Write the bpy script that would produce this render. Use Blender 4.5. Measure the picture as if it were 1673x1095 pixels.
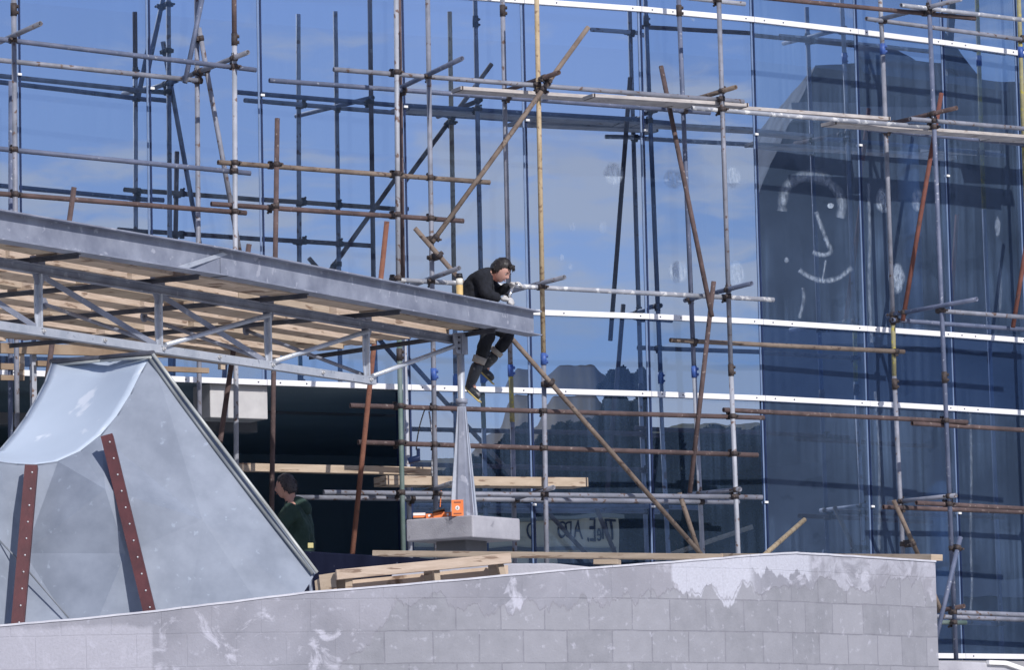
import bpy, bmesh, math, random
from mathutils import Vector, Matrix, noise
sc = bpy.context.scene
for o in list(bpy.data.objects): bpy.data.objects.remove(o)
rnd = random.Random(7)
col = sc.collection
# ------------------------------------------------------------------ camera
FPX = 7000.0; PITCH = math.radians(6.4868); ROLL = 0.021998; CAMZ = 1.6
Fv = Vector((0, math.cos(PITCH), math.sin(PITCH))); _R = Vector((1,0,0)); _U = Vector((0,-math.sin(PITCH),math.cos(PITCH)))
Rv = _R*math.cos(ROLL) - _U*math.sin(ROLL); Uv = _U*math.cos(ROLL) + _R*math.sin(ROLL)
O = Vector((0,0,CAMZ))
cd = bpy.data.cameras.new('camera'); cam = bpy.data.objects.new('camera', cd); col.objects.link(cam)
cd.sensor_width = 36; cd.lens = 36*FPX/1673; cd.clip_end = 4000; cd.clip_start = .5
cam.matrix_world = Matrix.Translation(O) @ Matrix((Rv, Uv, -Fv)).transposed().to_4x4()
sc.camera = cam
# ------------------------------------------------------------------ light
SUN_AZ, SUN_EL = 152, 34
sc.view_settings.view_transform = 'Standard'; sc.view_settings.look = 'None'; sc.view_settings.gamma = 1
sc.view_settings.exposure = 0.15
sd = bpy.data.lights.new('sun', 'SUN'); sun = bpy.data.objects.new('sun', sd); col.objects.link(sun)
sd.energy = 3.4; sd.angle = math.radians(.6); sd.color = (1, .96, .92)
_a, _e = math.radians(SUN_AZ), math.radians(SUN_EL)
sdir = Vector((math.sin(_a)*math.cos(_e), math.cos(_a)*math.cos(_e), math.sin(_e)))
sun.rotation_euler = sdir.to_track_quat('Z', 'Y').to_euler()
w = bpy.data.worlds.new('World'); sc.world = w; w.use_nodes = True
def build_world():
    nt = w.node_tree; N = nt.nodes; L = nt.links
    for n in list(N): N.remove(n)
    out = N.new('ShaderNodeOutputWorld'); bg = N.new('ShaderNodeBackground'); bg.inputs[1].default_value = .105
    sky = N.new('ShaderNodeTexSky'); sky.sky_type = 'NISHITA'; sky.sun_disc = False
    sky.sun_elevation = _e; sky.sun_rotation = _a; sky.air_density = 1.0; sky.dust_density = .6; sky.ozone_density = 2.5
    tc = N.new('ShaderNodeTexCoord'); mp = N.new('ShaderNodeMapping'); mp.inputs['Scale'].default_value = (22, 22, 95)
    nz = N.new('ShaderNodeTexNoise'); nz.inputs['Scale'].default_value = 1.0; nz.inputs['Detail'].default_value = 7; nz.inputs['Roughness'].default_value = .55
    nz.inputs['Distortion'].default_value = .35
    L.new(tc.outputs['Generated'], mp.inputs[0]); L.new(mp.outputs[0], nz.inputs['Vector'])
    sp = N.new('ShaderNodeSeparateXYZ'); L.new(tc.outputs['Generated'], sp.inputs[0])
    # clouds: denser in a low band of elevation, thin higher up
    band = N.new('ShaderNodeMapRange'); band.inputs[1].default_value = .125; band.inputs[2].default_value = .185; band.inputs[3].default_value = .05; band.inputs[4].default_value = -.14
    L.new(sp.outputs[2], band.inputs[0])
    ad = N.new('ShaderNodeMath'); ad.operation = 'ADD'; L.new(nz.outputs['Fac'], ad.inputs[0]); L.new(band.outputs[0], ad.inputs[1])
    cr = N.new('ShaderNodeMapRange'); cr.interpolation_type = 'SMOOTHSTEP'; cr.inputs[1].default_value = .40; cr.inputs[2].default_value = .60
    cr.inputs[3].default_value = 0; cr.inputs[4].default_value = .75
    L.new(ad.outputs[0], cr.inputs[0])
    mx = N.new('ShaderNodeMix'); mx.data_type = 'RGBA'
    L.new(cr.outputs[0], mx.inputs['Factor'])
    # blue of the clear part a little deeper than the plain low sky
    tint = N.new('ShaderNodeMix'); tint.data_type = 'RGBA'; tint.blend_type = 'MULTIPLY'; tint.inputs['Factor'].default_value = 1
    tint.inputs['B'].default_value = (.76, .78, .97, 1)
    L.new(sky.outputs[0], tint.inputs['A'])
    L.new(tint.outputs['Result'], mx.inputs['A']); mx.inputs['B'].default_value = (7.6, 7.4, 7.6, 1)
    L.new(mx.outputs['Result'], bg.inputs[0]); L.new(bg.outputs[0], out.inputs[0])
build_world()
# ------------------------------------------------------------------ pixel helpers (photograph pixels, 1673 x 1095)
def ray(px, py): return Fv + Rv*((px-836.5)/FPX) - Uv*((py-547.5)/FPX)
def AY(px, py, y):
    d = ray(px, py); return O + d*(y/d.y)
def AZ(px, py, z):
    d = ray(px, py); return O + d*((z-CAMZ)/d.z)
# facade plan: panel joints and panel bearings
MX = {-2:-370, -1:-170, 0:36, 1:250, 2:433, 3:668, 4:867, 5:1060, 6:1245, 7:1415, 8:1557, 9:1678, 10:1790, 11:1900}
PA = {-2:57.3, -1:57.3, 0:57.3, 1:59.6, 2:60.8, 3:63.6, 4:63.9, 5:59.1, 6:54.1, 7:52.3, 8:50.1, 9:50, 10:50}
PL = {}
def _nxt(P, ang, px):
    a = math.radians(ang); u = (math.sin(a), math.cos(a)); d = ray(px, 547)
    det = u[0]*(-d.y) - (-d.x)*u[1]
    t = ((-P[0])*(-d.y) - (-d.x)*(-P[1]))/det
    return (P[0]+t*u[0], P[1]+t*u[1])
_p = AY(867, 547, 45); PL[4] = (_p.x, _p.y)
for i in range(4, 11): PL[i+1] = _nxt(PL[i], PA[i], MX[i+1])
for i in range(3, -3, -1): PL[i] = _nxt(PL[i+1], PA[i], MX[i])
IDX = list(range(-2, 12))
def pnorm(i):
    a = math.radians(PA[i]); return Vector((math.cos(a), -math.sin(a), 0))     # towards the camera
def pdir(i):
    a = math.radians(PA[i]); return Vector((math.sin(a), math.cos(a), 0))
def offpt(i, off):
    n0 = pnorm(i-1) if i-1 in PA else pnorm(i); n1 = pnorm(i) if i in PA else n0
    n = (n0+n1).normalized(); return Vector((PL[i][0], PL[i][1], 0)) + n*(off/n.dot(n1))
def F(px, py, off):
    d = ray(px, py)
    best = None
    for i in range(-2, 11):
        A = offpt(i, off); B = offpt(i+1, off); n = pnorm(i)
        s = n.dot(A)/n.dot(Vector((d.x, d.y, 0)))
        P = Vector((0,0,0)) + Vector((d.x, d.y, 0))*s
        t = (P-A).dot(B-A)/(B-A).length_squared
        e = max(0, -t, t-1)
        if best is None or e < best[0]: best = (e, s)
    return O + d*best[1]
def panel_of(px, py):
    d = ray(px, py)
    for i in range(-2, 11):
        n = pnorm(i); A = offpt(i, 0); B = offpt(i+1, 0)
        s = n.dot(A)/n.dot(Vector((d.x, d.y, 0))); P = Vector((d.x, d.y, 0))*s
        t = (P-A).dot(B-A)/(B-A).length_squared
        if 0 <= t <= 1: return i
    return 4
TILT = math.radians(.25)
def REF(px, py, dist, tilt=0):
    i = panel_of(px, py); n = pnorm(i); n = (n + Vector((0,0,math.tan(tilt)))).normalized()
    P = F(px, py, 0); d = ray(px, py).normalized(); r = d - n*(2*d.dot(n))
    hl = math.hypot(r.x, r.y); return P + r*(dist/hl)
# ------------------------------------------------------------------ mesh helpers
def wl(o):
    v = Vector((0,0,0))
    while o: v += o.location; o = o.parent
    return v
def tag(o, label=None, cat=None, group=None, kind=None):
    if label: o['label'] = label
    if cat: o['category'] = cat
    if group: o['group'] = group
    if kind: o['kind'] = kind
    return o
def root(name, loc, label, cat, group=None, kind=None):
    o = bpy.data.objects.new(name, None); col.objects.link(o); o.location = loc; o.empty_display_size = .2
    return tag(o, label, cat, group, kind)
class MB:
    def __init__(s): s.v = []; s.f = []; s.smooth = set(); s.uv = {}
    def add(s, vs, fs, smooth=False):
        b = len(s.v); s.v += [Vector(v) for v in vs]
        for f in fs:
            if smooth: s.smooth.add(len(s.f))
            s.f.append(tuple(b+i for i in f))
        return b
    def box(s, c, ax, ay, az):          # centre and three half-axis vectors
        c = Vector(c); ax = Vector(ax); ay = Vector(ay); az = Vector(az)
        if ax.cross(ay).dot(az) < 0: ax = -ax
        vs = [c+ax*i+ay*j+az*k for k in (-1,1) for j in (-1,1) for i in (-1,1)]
        s.add(vs, [(0,2,3,1),(4,5,7,6),(0,1,5,4),(2,6,7,3),(0,4,6,2),(1,3,7,5)]); return s
    def bar(s, p, q, w, h, up=(0,0,1)):
        p = Vector(p); q = Vector(q); d = q-p; L = d.length; d.normalize(); up = Vector(up)
        sd_ = d.cross(up); sd_.normalize(); u = sd_.cross(d)
        return s.box((p+q)/2, d*(L/2), sd_*(w/2), u*(h/2))
    def tube(s, p, q, r, n=14, r2=None, hollow=True):
        p = Vector(p); q = Vector(q); d = (q-p).normalized(); r2 = r if r2 is None else r2
        a = d.orthogonal().normalized(); b = d.cross(a)
        cs = [(math.cos(2*math.pi*i/n), math.sin(2*math.pi*i/n)) for i in range(n)]
        rows = [(p, r), (q, r2)]
        if hollow: rows = [(p+d*.06, r*.8), (p, r*.8), (p, r), (q, r2), (q, r2*.8), (q-d*.06, r2*.8)]
        vs = [c+(a*x+b*y)*rr for c, rr in rows for x, y in cs]
        fs = []
        base = len(s.f)
        for k in range(len(rows)-1):
            for i in range(n): fs.append((k*n+i, k*n+(i+1)%n, (k+1)*n+(i+1)%n, (k+1)*n+i))
        m = len(rows)-1
        fs.append(tuple(range(n-1, -1, -1))); fs.append(tuple(m*n+i for i in range(n)))
        s.add(vs, fs)
        for k in range(len(fs)-2): s.smooth.add(base+k)
        return s
    def path(s, pts, r, n=8):
        for i in range(len(pts)-1): s.tube(pts[i], pts[i+1], r, n, hollow=False)
        return s
    def ball(s, c, r, n=8, sx=(1,1,1)):
        c = Vector(c); vs = []; fs = []; m = n//2
        for j in range(m+1):
            th = math.pi*j/m
            for i in range(n): vs.append(c+Vector((r*sx[0]*math.sin(th)*math.cos(2*math.pi*i/n), r*sx[1]*math.sin(th)*math.sin(2*math.pi*i/n), r*sx[2]*math.cos(th))))
        for j in range(m):
            for i in range(n): fs.append((j*n+i, (j+1)*n+i, (j+1)*n+(i+1)%n, j*n+(i+1)%n))
        s.add(vs, fs, True); return s
    def prism(s, poly, ext):            # planar polygon (3-D points) extruded along ext
        poly = [Vector(p) for p in poly]; ext = Vector(ext); n = len(poly)
        s.add(poly+[p+ext for p in poly], [tuple(range(n)), tuple(range(2*n-1, n-1, -1))]+[(i, i+n, (i+1)%n+n, (i+1)%n) for i in range(n)]); return s
    def build(s, name, m, parent=None, bevel=0, fix=True):
        off = wl(parent) if parent else Vector((0,0,0))
        me = bpy.data.meshes.new(name); me.from_pydata([v-off for v in s.v], [], s.f)
        for i, p in enumerate(me.polygons): p.use_smooth = i in s.smooth
        if fix:
            bm = bmesh.new(); bm.from_mesh(me); bmesh.ops.recalc_face_normals(bm, faces=bm.faces); bm.to_mesh(me); bm.free()
        me.materials.append(m); o = bpy.data.objects.new(name, me); col.objects.link(o); o.parent = parent
        if bevel:
            b = o.modifiers.new('bevel', 'BEVEL'); b.width = bevel; b.segments = 2; b.limit_method = 'ANGLE'
        return o
# ------------------------------------------------------------------ materials
MATS = {}
def mat(name, c1, c2=None, rough=.6, metal=0., scale=8., c3=None, t3=.62, scale3=25., bump=.0, bscale=60., stretch=(1,1,1), lo=.35, hi=.65, spec=.5, detail=6):
    if name in MATS: return MATS[name]
    m = bpy.data.materials.new(name); m.use_nodes = True; nt = m.node_tree; N = nt.nodes; L = nt.links; b = N['Principled BSDF']
    b.inputs['Roughness'].default_value = rough; b.inputs['Metallic'].default_value = metal; b.inputs['Specular IOR Level'].default_value = spec
    tc = N.new('ShaderNodeTexCoord'); mp = N.new('ShaderNodeMapping'); mp.inputs['Scale'].default_value = stretch
    oi = N.new('ShaderNodeObjectInfo'); ml = N.new('ShaderNodeVectorMath'); ml.operation = 'MULTIPLY_ADD'
    L.new(tc.outputs['Object'], mp.inputs[0])
    cb = N.new('ShaderNodeCombineXYZ')
    rm = N.new('ShaderNodeMath'); rm.operation = 'MULTIPLY'; rm.inputs[1].default_value = 37.; L.new(oi.outputs['Random'], rm.inputs[0])
    for k in range(3): L.new(rm.outputs[0], cb.inputs[k])
    ad = N.new('ShaderNodeVectorMath'); ad.operation = 'ADD'; L.new(mp.outputs[0], ad.inputs[0]); L.new(cb.outputs[0], ad.inputs[1])
    cur = None
    if c2:
        nz = N.new('ShaderNodeTexNoise'); nz.inputs['Scale'].default_value = scale; nz.inputs['Detail'].default_value = detail; nz.inputs['Roughness'].default_value = .6
        L.new(ad.outputs[0], nz.inputs['Vector'])
        r = N.new('ShaderNodeValToRGB'); r.color_ramp.elements[0].position = lo; r.color_ramp.elements[1].position = hi
        r.color_ramp.elements[0].color = (*c1, 1); r.color_ramp.elements[1].color = (*c2, 1); L.new(nz.outputs['Fac'], r.inputs[0]); cur = r.outputs[0]
    if c3:
        n3 = N.new('ShaderNodeTexNoise'); n3.inputs['Scale'].default_value = scale3; n3.inputs['Detail'].default_value = 4; L.new(ad.outputs[0], n3.inputs['Vector'])
        mr = N.new('ShaderNodeMapRange'); mr.inputs[1].default_value = t3; mr.inputs[2].default_value = t3+.05; L.new(n3.outputs['Fac'], mr.inputs[0])
        mx = N.new('ShaderNodeMix'); mx.data_type = 'RGBA'; L.new(mr.outputs[0], mx.inputs['Factor'])
        if cur: L.new(cur, mx.inputs['A'])
        else: mx.inputs['A'].default_value = (*c1, 1)
        mx.inputs['B'].default_value = (*c3, 1); cur = mx.outputs['Result']
    if cur: L.new(cur, b.inputs['Base Color'])
    else: b.inputs['Base Color'].default_value = (*c1, 1)
    if bump:
        nb = N.new('ShaderNodeTexNoise'); nb.inputs['Scale'].default_value = bscale; nb.inputs['Detail'].default_value = 5; L.new(ad.outputs[0], nb.inputs['Vector'])
        bp = N.new('ShaderNodeBump'); bp.inputs['Strength'].default_value = bump; bp.inputs['Distance'].default_value = .01
        L.new(nb.outputs['Fac'], bp.inputs['Height']); L.new(bp.outputs[0], b.inputs['Normal'])
    MATS[name] = m; return m
T = dict(
 grey = mat('galvanised tube', (.17,.18,.215), (.28,.29,.345), .62, .1, 5, (.13,.085,.07), .60, 16, .15, 90),
 blue = mat('dark galvanised tube', (.085,.11,.18), (.15,.17,.25), .62, .05, 5, (.36,.38,.43), .64, 30, .15, 90),
 pale = mat('pale galvanised tube', (.31,.33,.37), (.44,.45,.50), .6, .1, 4, (.18,.12,.10), .60, 14, .15, 90),
 rust = mat('rusty brown tube', (.07,.048,.048), (.135,.09,.085), .85, 0, 6, (.25,.20,.18), .64, 22, .4, 60),
 brown = mat('weathered brown tube', (.14,.105,.085), (.25,.195,.155), .8, 0, 6, (.09,.06,.05), .60, 22, .4, 60),
 orange = mat('orange rust tube', (.16,.062,.042), (.23,.10,.062), .9, 0, 7, (.12,.055,.04), .60, 18, .4, 60),
 red = mat('red oxide tube', (.13,.045,.035), (.20,.075,.055), .85, 0, 7, (.10,.055,.05), .62, 18, .4, 60),
 yellow = mat('yellowed tube', (.38,.28,.16), (.52,.41,.26), .75, 0, 6, (.24,.16,.10), .58, 20, .3, 60),
 green = mat('green painted tube', (.085,.14,.12), (.16,.20,.19), .6, 0, 5, (.05,.22,.10), .72, 9, .2, 90),
 white = mat('plaster splashed tube', (.26,.28,.33), (.40,.41,.45), .6, .1, 6, (.66,.66,.66), .57, 12, .3, 60),
 olive = mat('lime spotted tube', (.22,.20,.10), (.34,.31,.17), .7, 0, 8, (.42,.36,.06), .6, 16, .2, 90),
)
COUP = mat('oxidised coupler steel', (.035,.03,.035), (.10,.075,.065), .7, .3, 20, bump=.3)
BLUEC = mat('blue painted coupler', (.03,.08,.30), (.06,.13,.40), .5, 0, 20, (.15,.10,.08), .66, 40)
GALV = mat('galvanised steel', (.20,.22,.285), (.32,.345,.42), .55, .12, 3.5, (.38,.40,.47), .62, 11, .08, 40)
GALVB = mat('bright galvanised steel', (.44,.48,.55), (.60,.63,.69), .42, .35, 5, (.34,.37,.44), .64, 22, .08, 60)
DSTEEL = mat('dark steel', (.05,.055,.075), (.10,.105,.13), .6, .2, 8, bump=.1)
WOOD = mat('pale sawn timber', (.44,.33,.24), (.68,.55,.44), .8, 0, 3.5, (.26,.18,.13), .60, 4.5, .25, 40, (1,1,7), .3, .7)
WOODD = mat('stained formwork timber', (.36,.26,.18), (.60,.47,.36), .85, 0, 2.2, (.15,.09,.06), .6, 3, .25, 40, (1,1,6), .3, .7)
PLY = mat('shuttering plywood', (.50,.38,.28), (.68,.54,.42), .8, 0, 2.5, (.18,.11,.07), .6, 4, .15, 40, (1,1,1), .3, .7)
WOODL = mat('weathered deal', (.40,.31,.22), (.56,.45,.34), .8, 0, 3, (.24,.16,.11), .60, 4, .3, 40, (1,1,7), .3, .7)
BOARD = mat('grey scaffold board', (.38,.35,.34), (.56,.52,.49), .85, 0, 5, (.24,.18,.14), .64, 8, .25, 50, (1,1,5))
BOARDE = mat('scaffold board end', (.30,.19,.12), (.40,.28,.18), .85, 0, 5)
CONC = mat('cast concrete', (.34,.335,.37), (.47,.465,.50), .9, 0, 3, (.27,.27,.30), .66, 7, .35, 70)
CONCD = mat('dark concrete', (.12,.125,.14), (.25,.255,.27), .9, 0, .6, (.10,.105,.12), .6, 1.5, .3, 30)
WHITE = mat('white coated rail', (.80,.79,.79), (.86,.85,.85), .45, 0, 3)
NAVY = mat('navy mullion', (.010,.022,.07), (.018,.034,.10), .35, .2, 5)
ALU = mat('light mullion edge', (.15,.22,.36), (.20,.27,.42), .4, .2, 5)
CLIP = mat('white clip', (.80,.80,.78))
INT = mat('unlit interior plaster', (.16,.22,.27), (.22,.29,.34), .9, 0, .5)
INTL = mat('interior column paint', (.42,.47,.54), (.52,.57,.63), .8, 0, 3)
FLOORM = mat('terrace concrete', (.25,.25,.26), (.34,.34,.35), .95, 0, 1.2, bump=.2)
REDOX = mat('oxblood channel steel', (.060,.012,.016), (.095,.020,.024), .55, 0, 8, (.13,.05,.045), .7, 30, .1)
BOLT = mat('zinc bolt', (.55,.55,.56), (.7,.7,.7), .4, .5, 20)
BLACK = mat('black rubber', (.012,.012,.015), (.02,.02,.024), .55, 0, 20)

def glass_mat(name, film=.08, refl=.62, tint=(.60,.72,.92), back=None, filmcol=(.24,.37,.60), fscale=3.):
    m = bpy.data.materials.new(name); m.use_nodes = True; nt = m.node_tree; N = nt.nodes; L = nt.links
    for n in list(N): N.remove(n)
    out = N.new('ShaderNodeOutputMaterial'); gl = N.new('ShaderNodeBsdfGlossy'); gl.inputs['Color'].default_value = (*tint, 1); gl.inputs['Roughness'].default_value = .0
    gt = N.new('ShaderNodeTexCoord'); gn = N.new('ShaderNodeTexNoise'); gn.inputs['Scale'].default_value = 1.6; gn.inputs['Detail'].default_value = 1; L.new(gt.outputs['Object'], gn.inputs['Vector'])
    gb = N.new('ShaderNodeBump'); gb.inputs['Strength'].default_value = 1; gb.inputs['Distance'].default_value = .00045; L.new(gn.outputs['Fac'], gb.inputs['Height']); L.new(gb.outputs[0], gl.inputs['Normal'])
    if back:
        bk = N.new('ShaderNodeBsdfDiffuse'); bk.inputs['Color'].default_value = (*back, 1)
    else:
        bk = N.new('ShaderNodeBsdfTransparent'); bk.inputs['Color'].default_value = (.28,.45,.72, 1)
    mx = N.new('ShaderNodeMixShader'); mx.inputs[0].default_value = refl; L.new(bk.outputs[0], mx.inputs[1]); L.new(gl.outputs[0], mx.inputs[2])
    fd = N.new('ShaderNodeBsdfDiffuse'); fd.inputs['Color'].default_value = (*filmcol, 1)
    tc = N.new('ShaderNodeTexCoord')
    mp = N.new('ShaderNodeMapping'); mp.inputs['Scale'].default_value = (16, 16, .5); L.new(tc.outputs['Object'], mp.inputs[0])
    nz = N.new('ShaderNodeTexNoise'); nz.inputs['Scale'].default_value = 1.; nz.inputs['Detail'].default_value = 5; L.new(mp.outputs[0], nz.inputs['Vector'])
    n2 = N.new('ShaderNodeTexNoise'); n2.inputs['Scale'].default_value = .9; n2.inputs['Detail'].default_value = 4; L.new(tc.outputs['Object'], n2.inputs['Vector'])
    a = N.new('ShaderNodeMapRange'); a.inputs[1].default_value = .34; a.inputs[2].default_value = .86; L.new(nz.outputs['Fac'], a.inputs[0])
    b = N.new('ShaderNodeMapRange'); b.inputs[1].default_value = .38; b.inputs[2].default_value = .68; L.new(n2.outputs['Fac'], b.inputs[0])
    ml = N.new('ShaderNodeMath'); ml.operation = 'MULTIPLY'; L.new(a.outputs[0], ml.inputs[0]); L.new(b.outputs[0], ml.inputs[1])
    m2 = N.new('ShaderNodeMath'); m2.operation = 'MULTIPLY_ADD'; L.new(ml.outputs[0], m2.inputs[0]); m2.inputs[1].default_value = film; m2.inputs[2].default_value = film*.32
    fx = N.new('ShaderNodeMixShader'); L.new(m2.outputs[0], fx.inputs[0]); L.new(mx.outputs[0], fx.inputs[1]); L.new(fd.outputs[0], fx.inputs[2])
    L.new(fx.outputs[0], out.inputs[0]); return m
CLEARB = bpy.data.materials.new('clear glass body'); CLEARB.use_nodes = True
for _n in list(CLEARB.node_tree.nodes): CLEARB.node_tree.nodes.remove(_n)
_o = CLEARB.node_tree.nodes.new('ShaderNodeOutputMaterial'); _t = CLEARB.node_tree.nodes.new('ShaderNodeBsdfTransparent'); CLEARB.node_tree.links.new(_t.outputs[0], _o.inputs[0])
G_CLEAR = glass_mat('reflective glass', .10)
G_STREAK = glass_mat('whitewashed streaked glass', .26, .56)
G_DUSTHAZE = glass_mat('dusty haze tinted glass', .22, .60, filmcol=(.18,.29,.50))  # blue dust film also paints far haze over the dark reflections
G_SPAN = glass_mat('blue spandrel glass', .08, .50, (.50,.66,.90), (.014,.034,.095))
def smear_mat():
    m = bpy.data.materials.new('dried window wash'); m.use_nodes = True; nt = m.node_tree; N = nt.nodes; L = nt.links
    for n in list(N): N.remove(n)
    out = N.new('ShaderNodeOutputMaterial'); d = N.new('ShaderNodeBsdfDiffuse'); d.inputs[0].default_value = (.62,.72,.84,1); t = N.new('ShaderNodeBsdfTransparent')
    tc = N.new('ShaderNodeTexCoord'); mp = N.new('ShaderNodeMapping'); mp.inputs['Scale'].default_value = (34,34,14); L.new(tc.outputs['Object'], mp.inputs[0])
    nz = N.new('ShaderNodeTexNoise'); nz.inputs['Scale'].default_value = 1; nz.inputs['Detail'].default_value = 4; L.new(mp.outputs[0], nz.inputs['Vector'])
    at = N.new('ShaderNodeAttribute'); at.attribute_name = 'alpha'
    r = N.new('ShaderNodeMapRange'); r.inputs[1].default_value = .30; r.inputs[2].default_value = .70; r.inputs[3].default_value = .05; r.inputs[4].default_value = .62; L.new(nz.outputs['Fac'], r.inputs[0])
    mu = N.new('ShaderNodeMath'); mu.operation = 'MULTIPLY'; L.new(r.outputs[0], mu.inputs[0]); L.new(at.outputs['Fac'], mu.inputs[1])
    mx = N.new('ShaderNodeMixShader'); L.new(mu.outputs[0], mx.inputs[0]); L.new(t.outputs[0], mx.inputs[1]); L.new(d.outputs[0], mx.inputs[2]); L.new(mx.outputs[0], out.inputs[0]); return m
SMEAR = smear_mat()
Z1, Z2, Z3, Z4 = 10.331, 6.982, 6.146, 3.361      # top edges of the white rails
TERR = 3.22
Zv = Vector((0,0,1))
# ------------------------------------------------------------------ ground and terrace
g = MB(); g.add([(-1500,-1500,0),(1500,-1500,0),(1500,1500,0),(-1500,1500,0)], [(0,1,2,3)])
GR = mat('ground', (.055,.075,.035), (.13,.13,.08), .95, 0, .02, (.16,.14,.10), .6, .05)
tag(g.build('ground', GR), kind='structure')
# facade building
bld = root('glass_building', (PL[4][0], PL[4][1], TERR), 'office building with curved blue mirror glass curtain wall and white rails behind the scaffolding', 'building')
def P3(i, t, z, off):
    A = offpt(i, off); B = offpt(i+1, off); p = A.lerp(B, t); return Vector((p.x, p.y, z))
RH = .058
def zone(i, z0, z1, m, tilt=0., off=0.):
    mb = MB(); n = pnorm(i); jw = .012
    L_ = (offpt(i+1, off)-offpt(i, off)).length; e = jw/L_
    back = math.tan(tilt)*(z1-z0)
    vs = [P3(i,e,z0,off), P3(i,1-e,z0,off), P3(i,1-e,z1,off)-n*back, P3(i,e,z1,off)-n*back]
    vs += [v-n*.012 for v in vs]
    mb.add(vs, [(0,1,2,3),(7,6,5,4),(0,4,5,1),(2,6,7,3),(1,5,6,2),(0,3,7,4)])
    o = mb.build('pane', m, bld); o.data.materials.append(CLEARB)
    for p_ in o.data.polygons:
        p_.material_index = 0 if p_.normal.dot(n) > .9 else 1
    return o
for i in range(-2, 11):
    streak = i >= 6
    zone(i, Z1-.01, 13.2, G_STREAK if streak else G_CLEAR, math.radians(.0))
    zone(i, Z2-.01, Z1-RH+.01, G_STREAK if streak else G_CLEAR)
    zone(i, Z3-.01, Z2-RH+.01, G_SPAN)
    if i >= 3:
        zone(i, Z4-.01, Z3-RH+.01, G_STREAK if streak else G_DUSTHAZE, TILT if i < 6 else .0)
        zone(i, TERR+.0, Z4-RH+.01, G_SPAN)
    for (zt) in (Z1, Z2, Z3) + ((Z4,) if i >= 3 else ()):
        mb = MB(); n = pnorm(i); a = P3(i,.0015,zt-RH/2,.018); b = P3(i,.9985,zt-RH/2,.018)
        mb.bar(a, b, .03, RH); rl = mb.build('rail', WHITE, bld, .003)
        bb = MB()
        for t in (.09, .27, .92) if zt > Z4 else (.1,.9):
            c = P3(i, t, zt-RH/2, .034); bb.tube(c-n*.002, c+n*.004, .0085, 8, hollow=False)
        bb.build('rail_bolt', DSTEEL, rl)
for i in range(-1, 12):
    ip = min(i, 10); n = ((pnorm(i-1) if i-1 in PA else pnorm(ip))+pnorm(ip)).normalized(); d = Vector((-n.y, n.x, 0))
    if d.x < 0: d = -d
    A = Vector((PL[i][0], PL[i][1], 0)); zb = TERR if i >= 3 else Z3-RH
    zs = [(zb, 13.2)]
    mb = MB()
    for z0, z1 in zs:
        mb.box(A-n*.05+Zv*((z0+z1)/2)-n*.0, d*.010, n*.055, Zv*((z1-z0)/2))
        mb.box(A-n*.05+d*.024+Zv*((z0+z1)/2), d*.010, n*.03, Zv*((z1-z0)/2))
    mo = mb.build('mullion', NAVY, bld)
    mb = MB(); mb.box(A+n*.003-d*.030+Zv*((zb+13.2)/2), d*.010, n*.0015, Zv*((13.2-zb)/2)); 
    if i < 11: mb.build('mullion_edge', ALU, mo)
CL = [(32,121),(249,144),(429,155),(663,174),(862,196),(1055,213),(1236,219),(1406,237),(1549,287),(873,825),(1067,828),(1252,821),(1426,828),(1568,839)]
for x, y in CL:
    i = panel_of(x, y); n = pnorm(i); d = pdir(i); c = F(x, y, .018)
    m_ = MB(); m_.box(c, d*.022, n*.010, Zv*.012); m_.build('glass_clip', CLIP, bld, .002)
# interior
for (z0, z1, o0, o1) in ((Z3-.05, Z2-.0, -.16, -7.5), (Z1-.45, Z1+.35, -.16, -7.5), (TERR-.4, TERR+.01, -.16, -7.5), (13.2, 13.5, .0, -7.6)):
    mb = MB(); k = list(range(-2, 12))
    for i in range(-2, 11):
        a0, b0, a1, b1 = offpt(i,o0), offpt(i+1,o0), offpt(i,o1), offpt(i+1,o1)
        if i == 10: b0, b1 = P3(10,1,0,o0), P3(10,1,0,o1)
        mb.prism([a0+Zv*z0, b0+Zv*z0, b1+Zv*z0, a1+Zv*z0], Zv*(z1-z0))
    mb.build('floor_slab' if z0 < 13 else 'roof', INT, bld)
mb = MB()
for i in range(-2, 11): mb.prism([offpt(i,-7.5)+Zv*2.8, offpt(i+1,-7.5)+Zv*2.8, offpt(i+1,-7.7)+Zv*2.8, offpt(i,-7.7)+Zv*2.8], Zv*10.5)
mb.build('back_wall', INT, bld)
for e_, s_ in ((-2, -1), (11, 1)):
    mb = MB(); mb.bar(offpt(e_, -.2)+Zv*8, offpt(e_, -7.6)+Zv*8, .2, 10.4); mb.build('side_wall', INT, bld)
for (x, off, r, z0, z1) in ((1492, -1.1, .13, Z2, Z1-.4), (1520, -1.1, .13, TERR, Z3-.05), (1180, -3.5, .16, Z2, Z1-.4)):
    c = F(x, 547, off); mb = MB(); mb.tube((c.x, c.y, z0), (c.x, c.y, z1), r, 24, hollow=False); mb.build('interior_column', INTL, bld)
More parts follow.
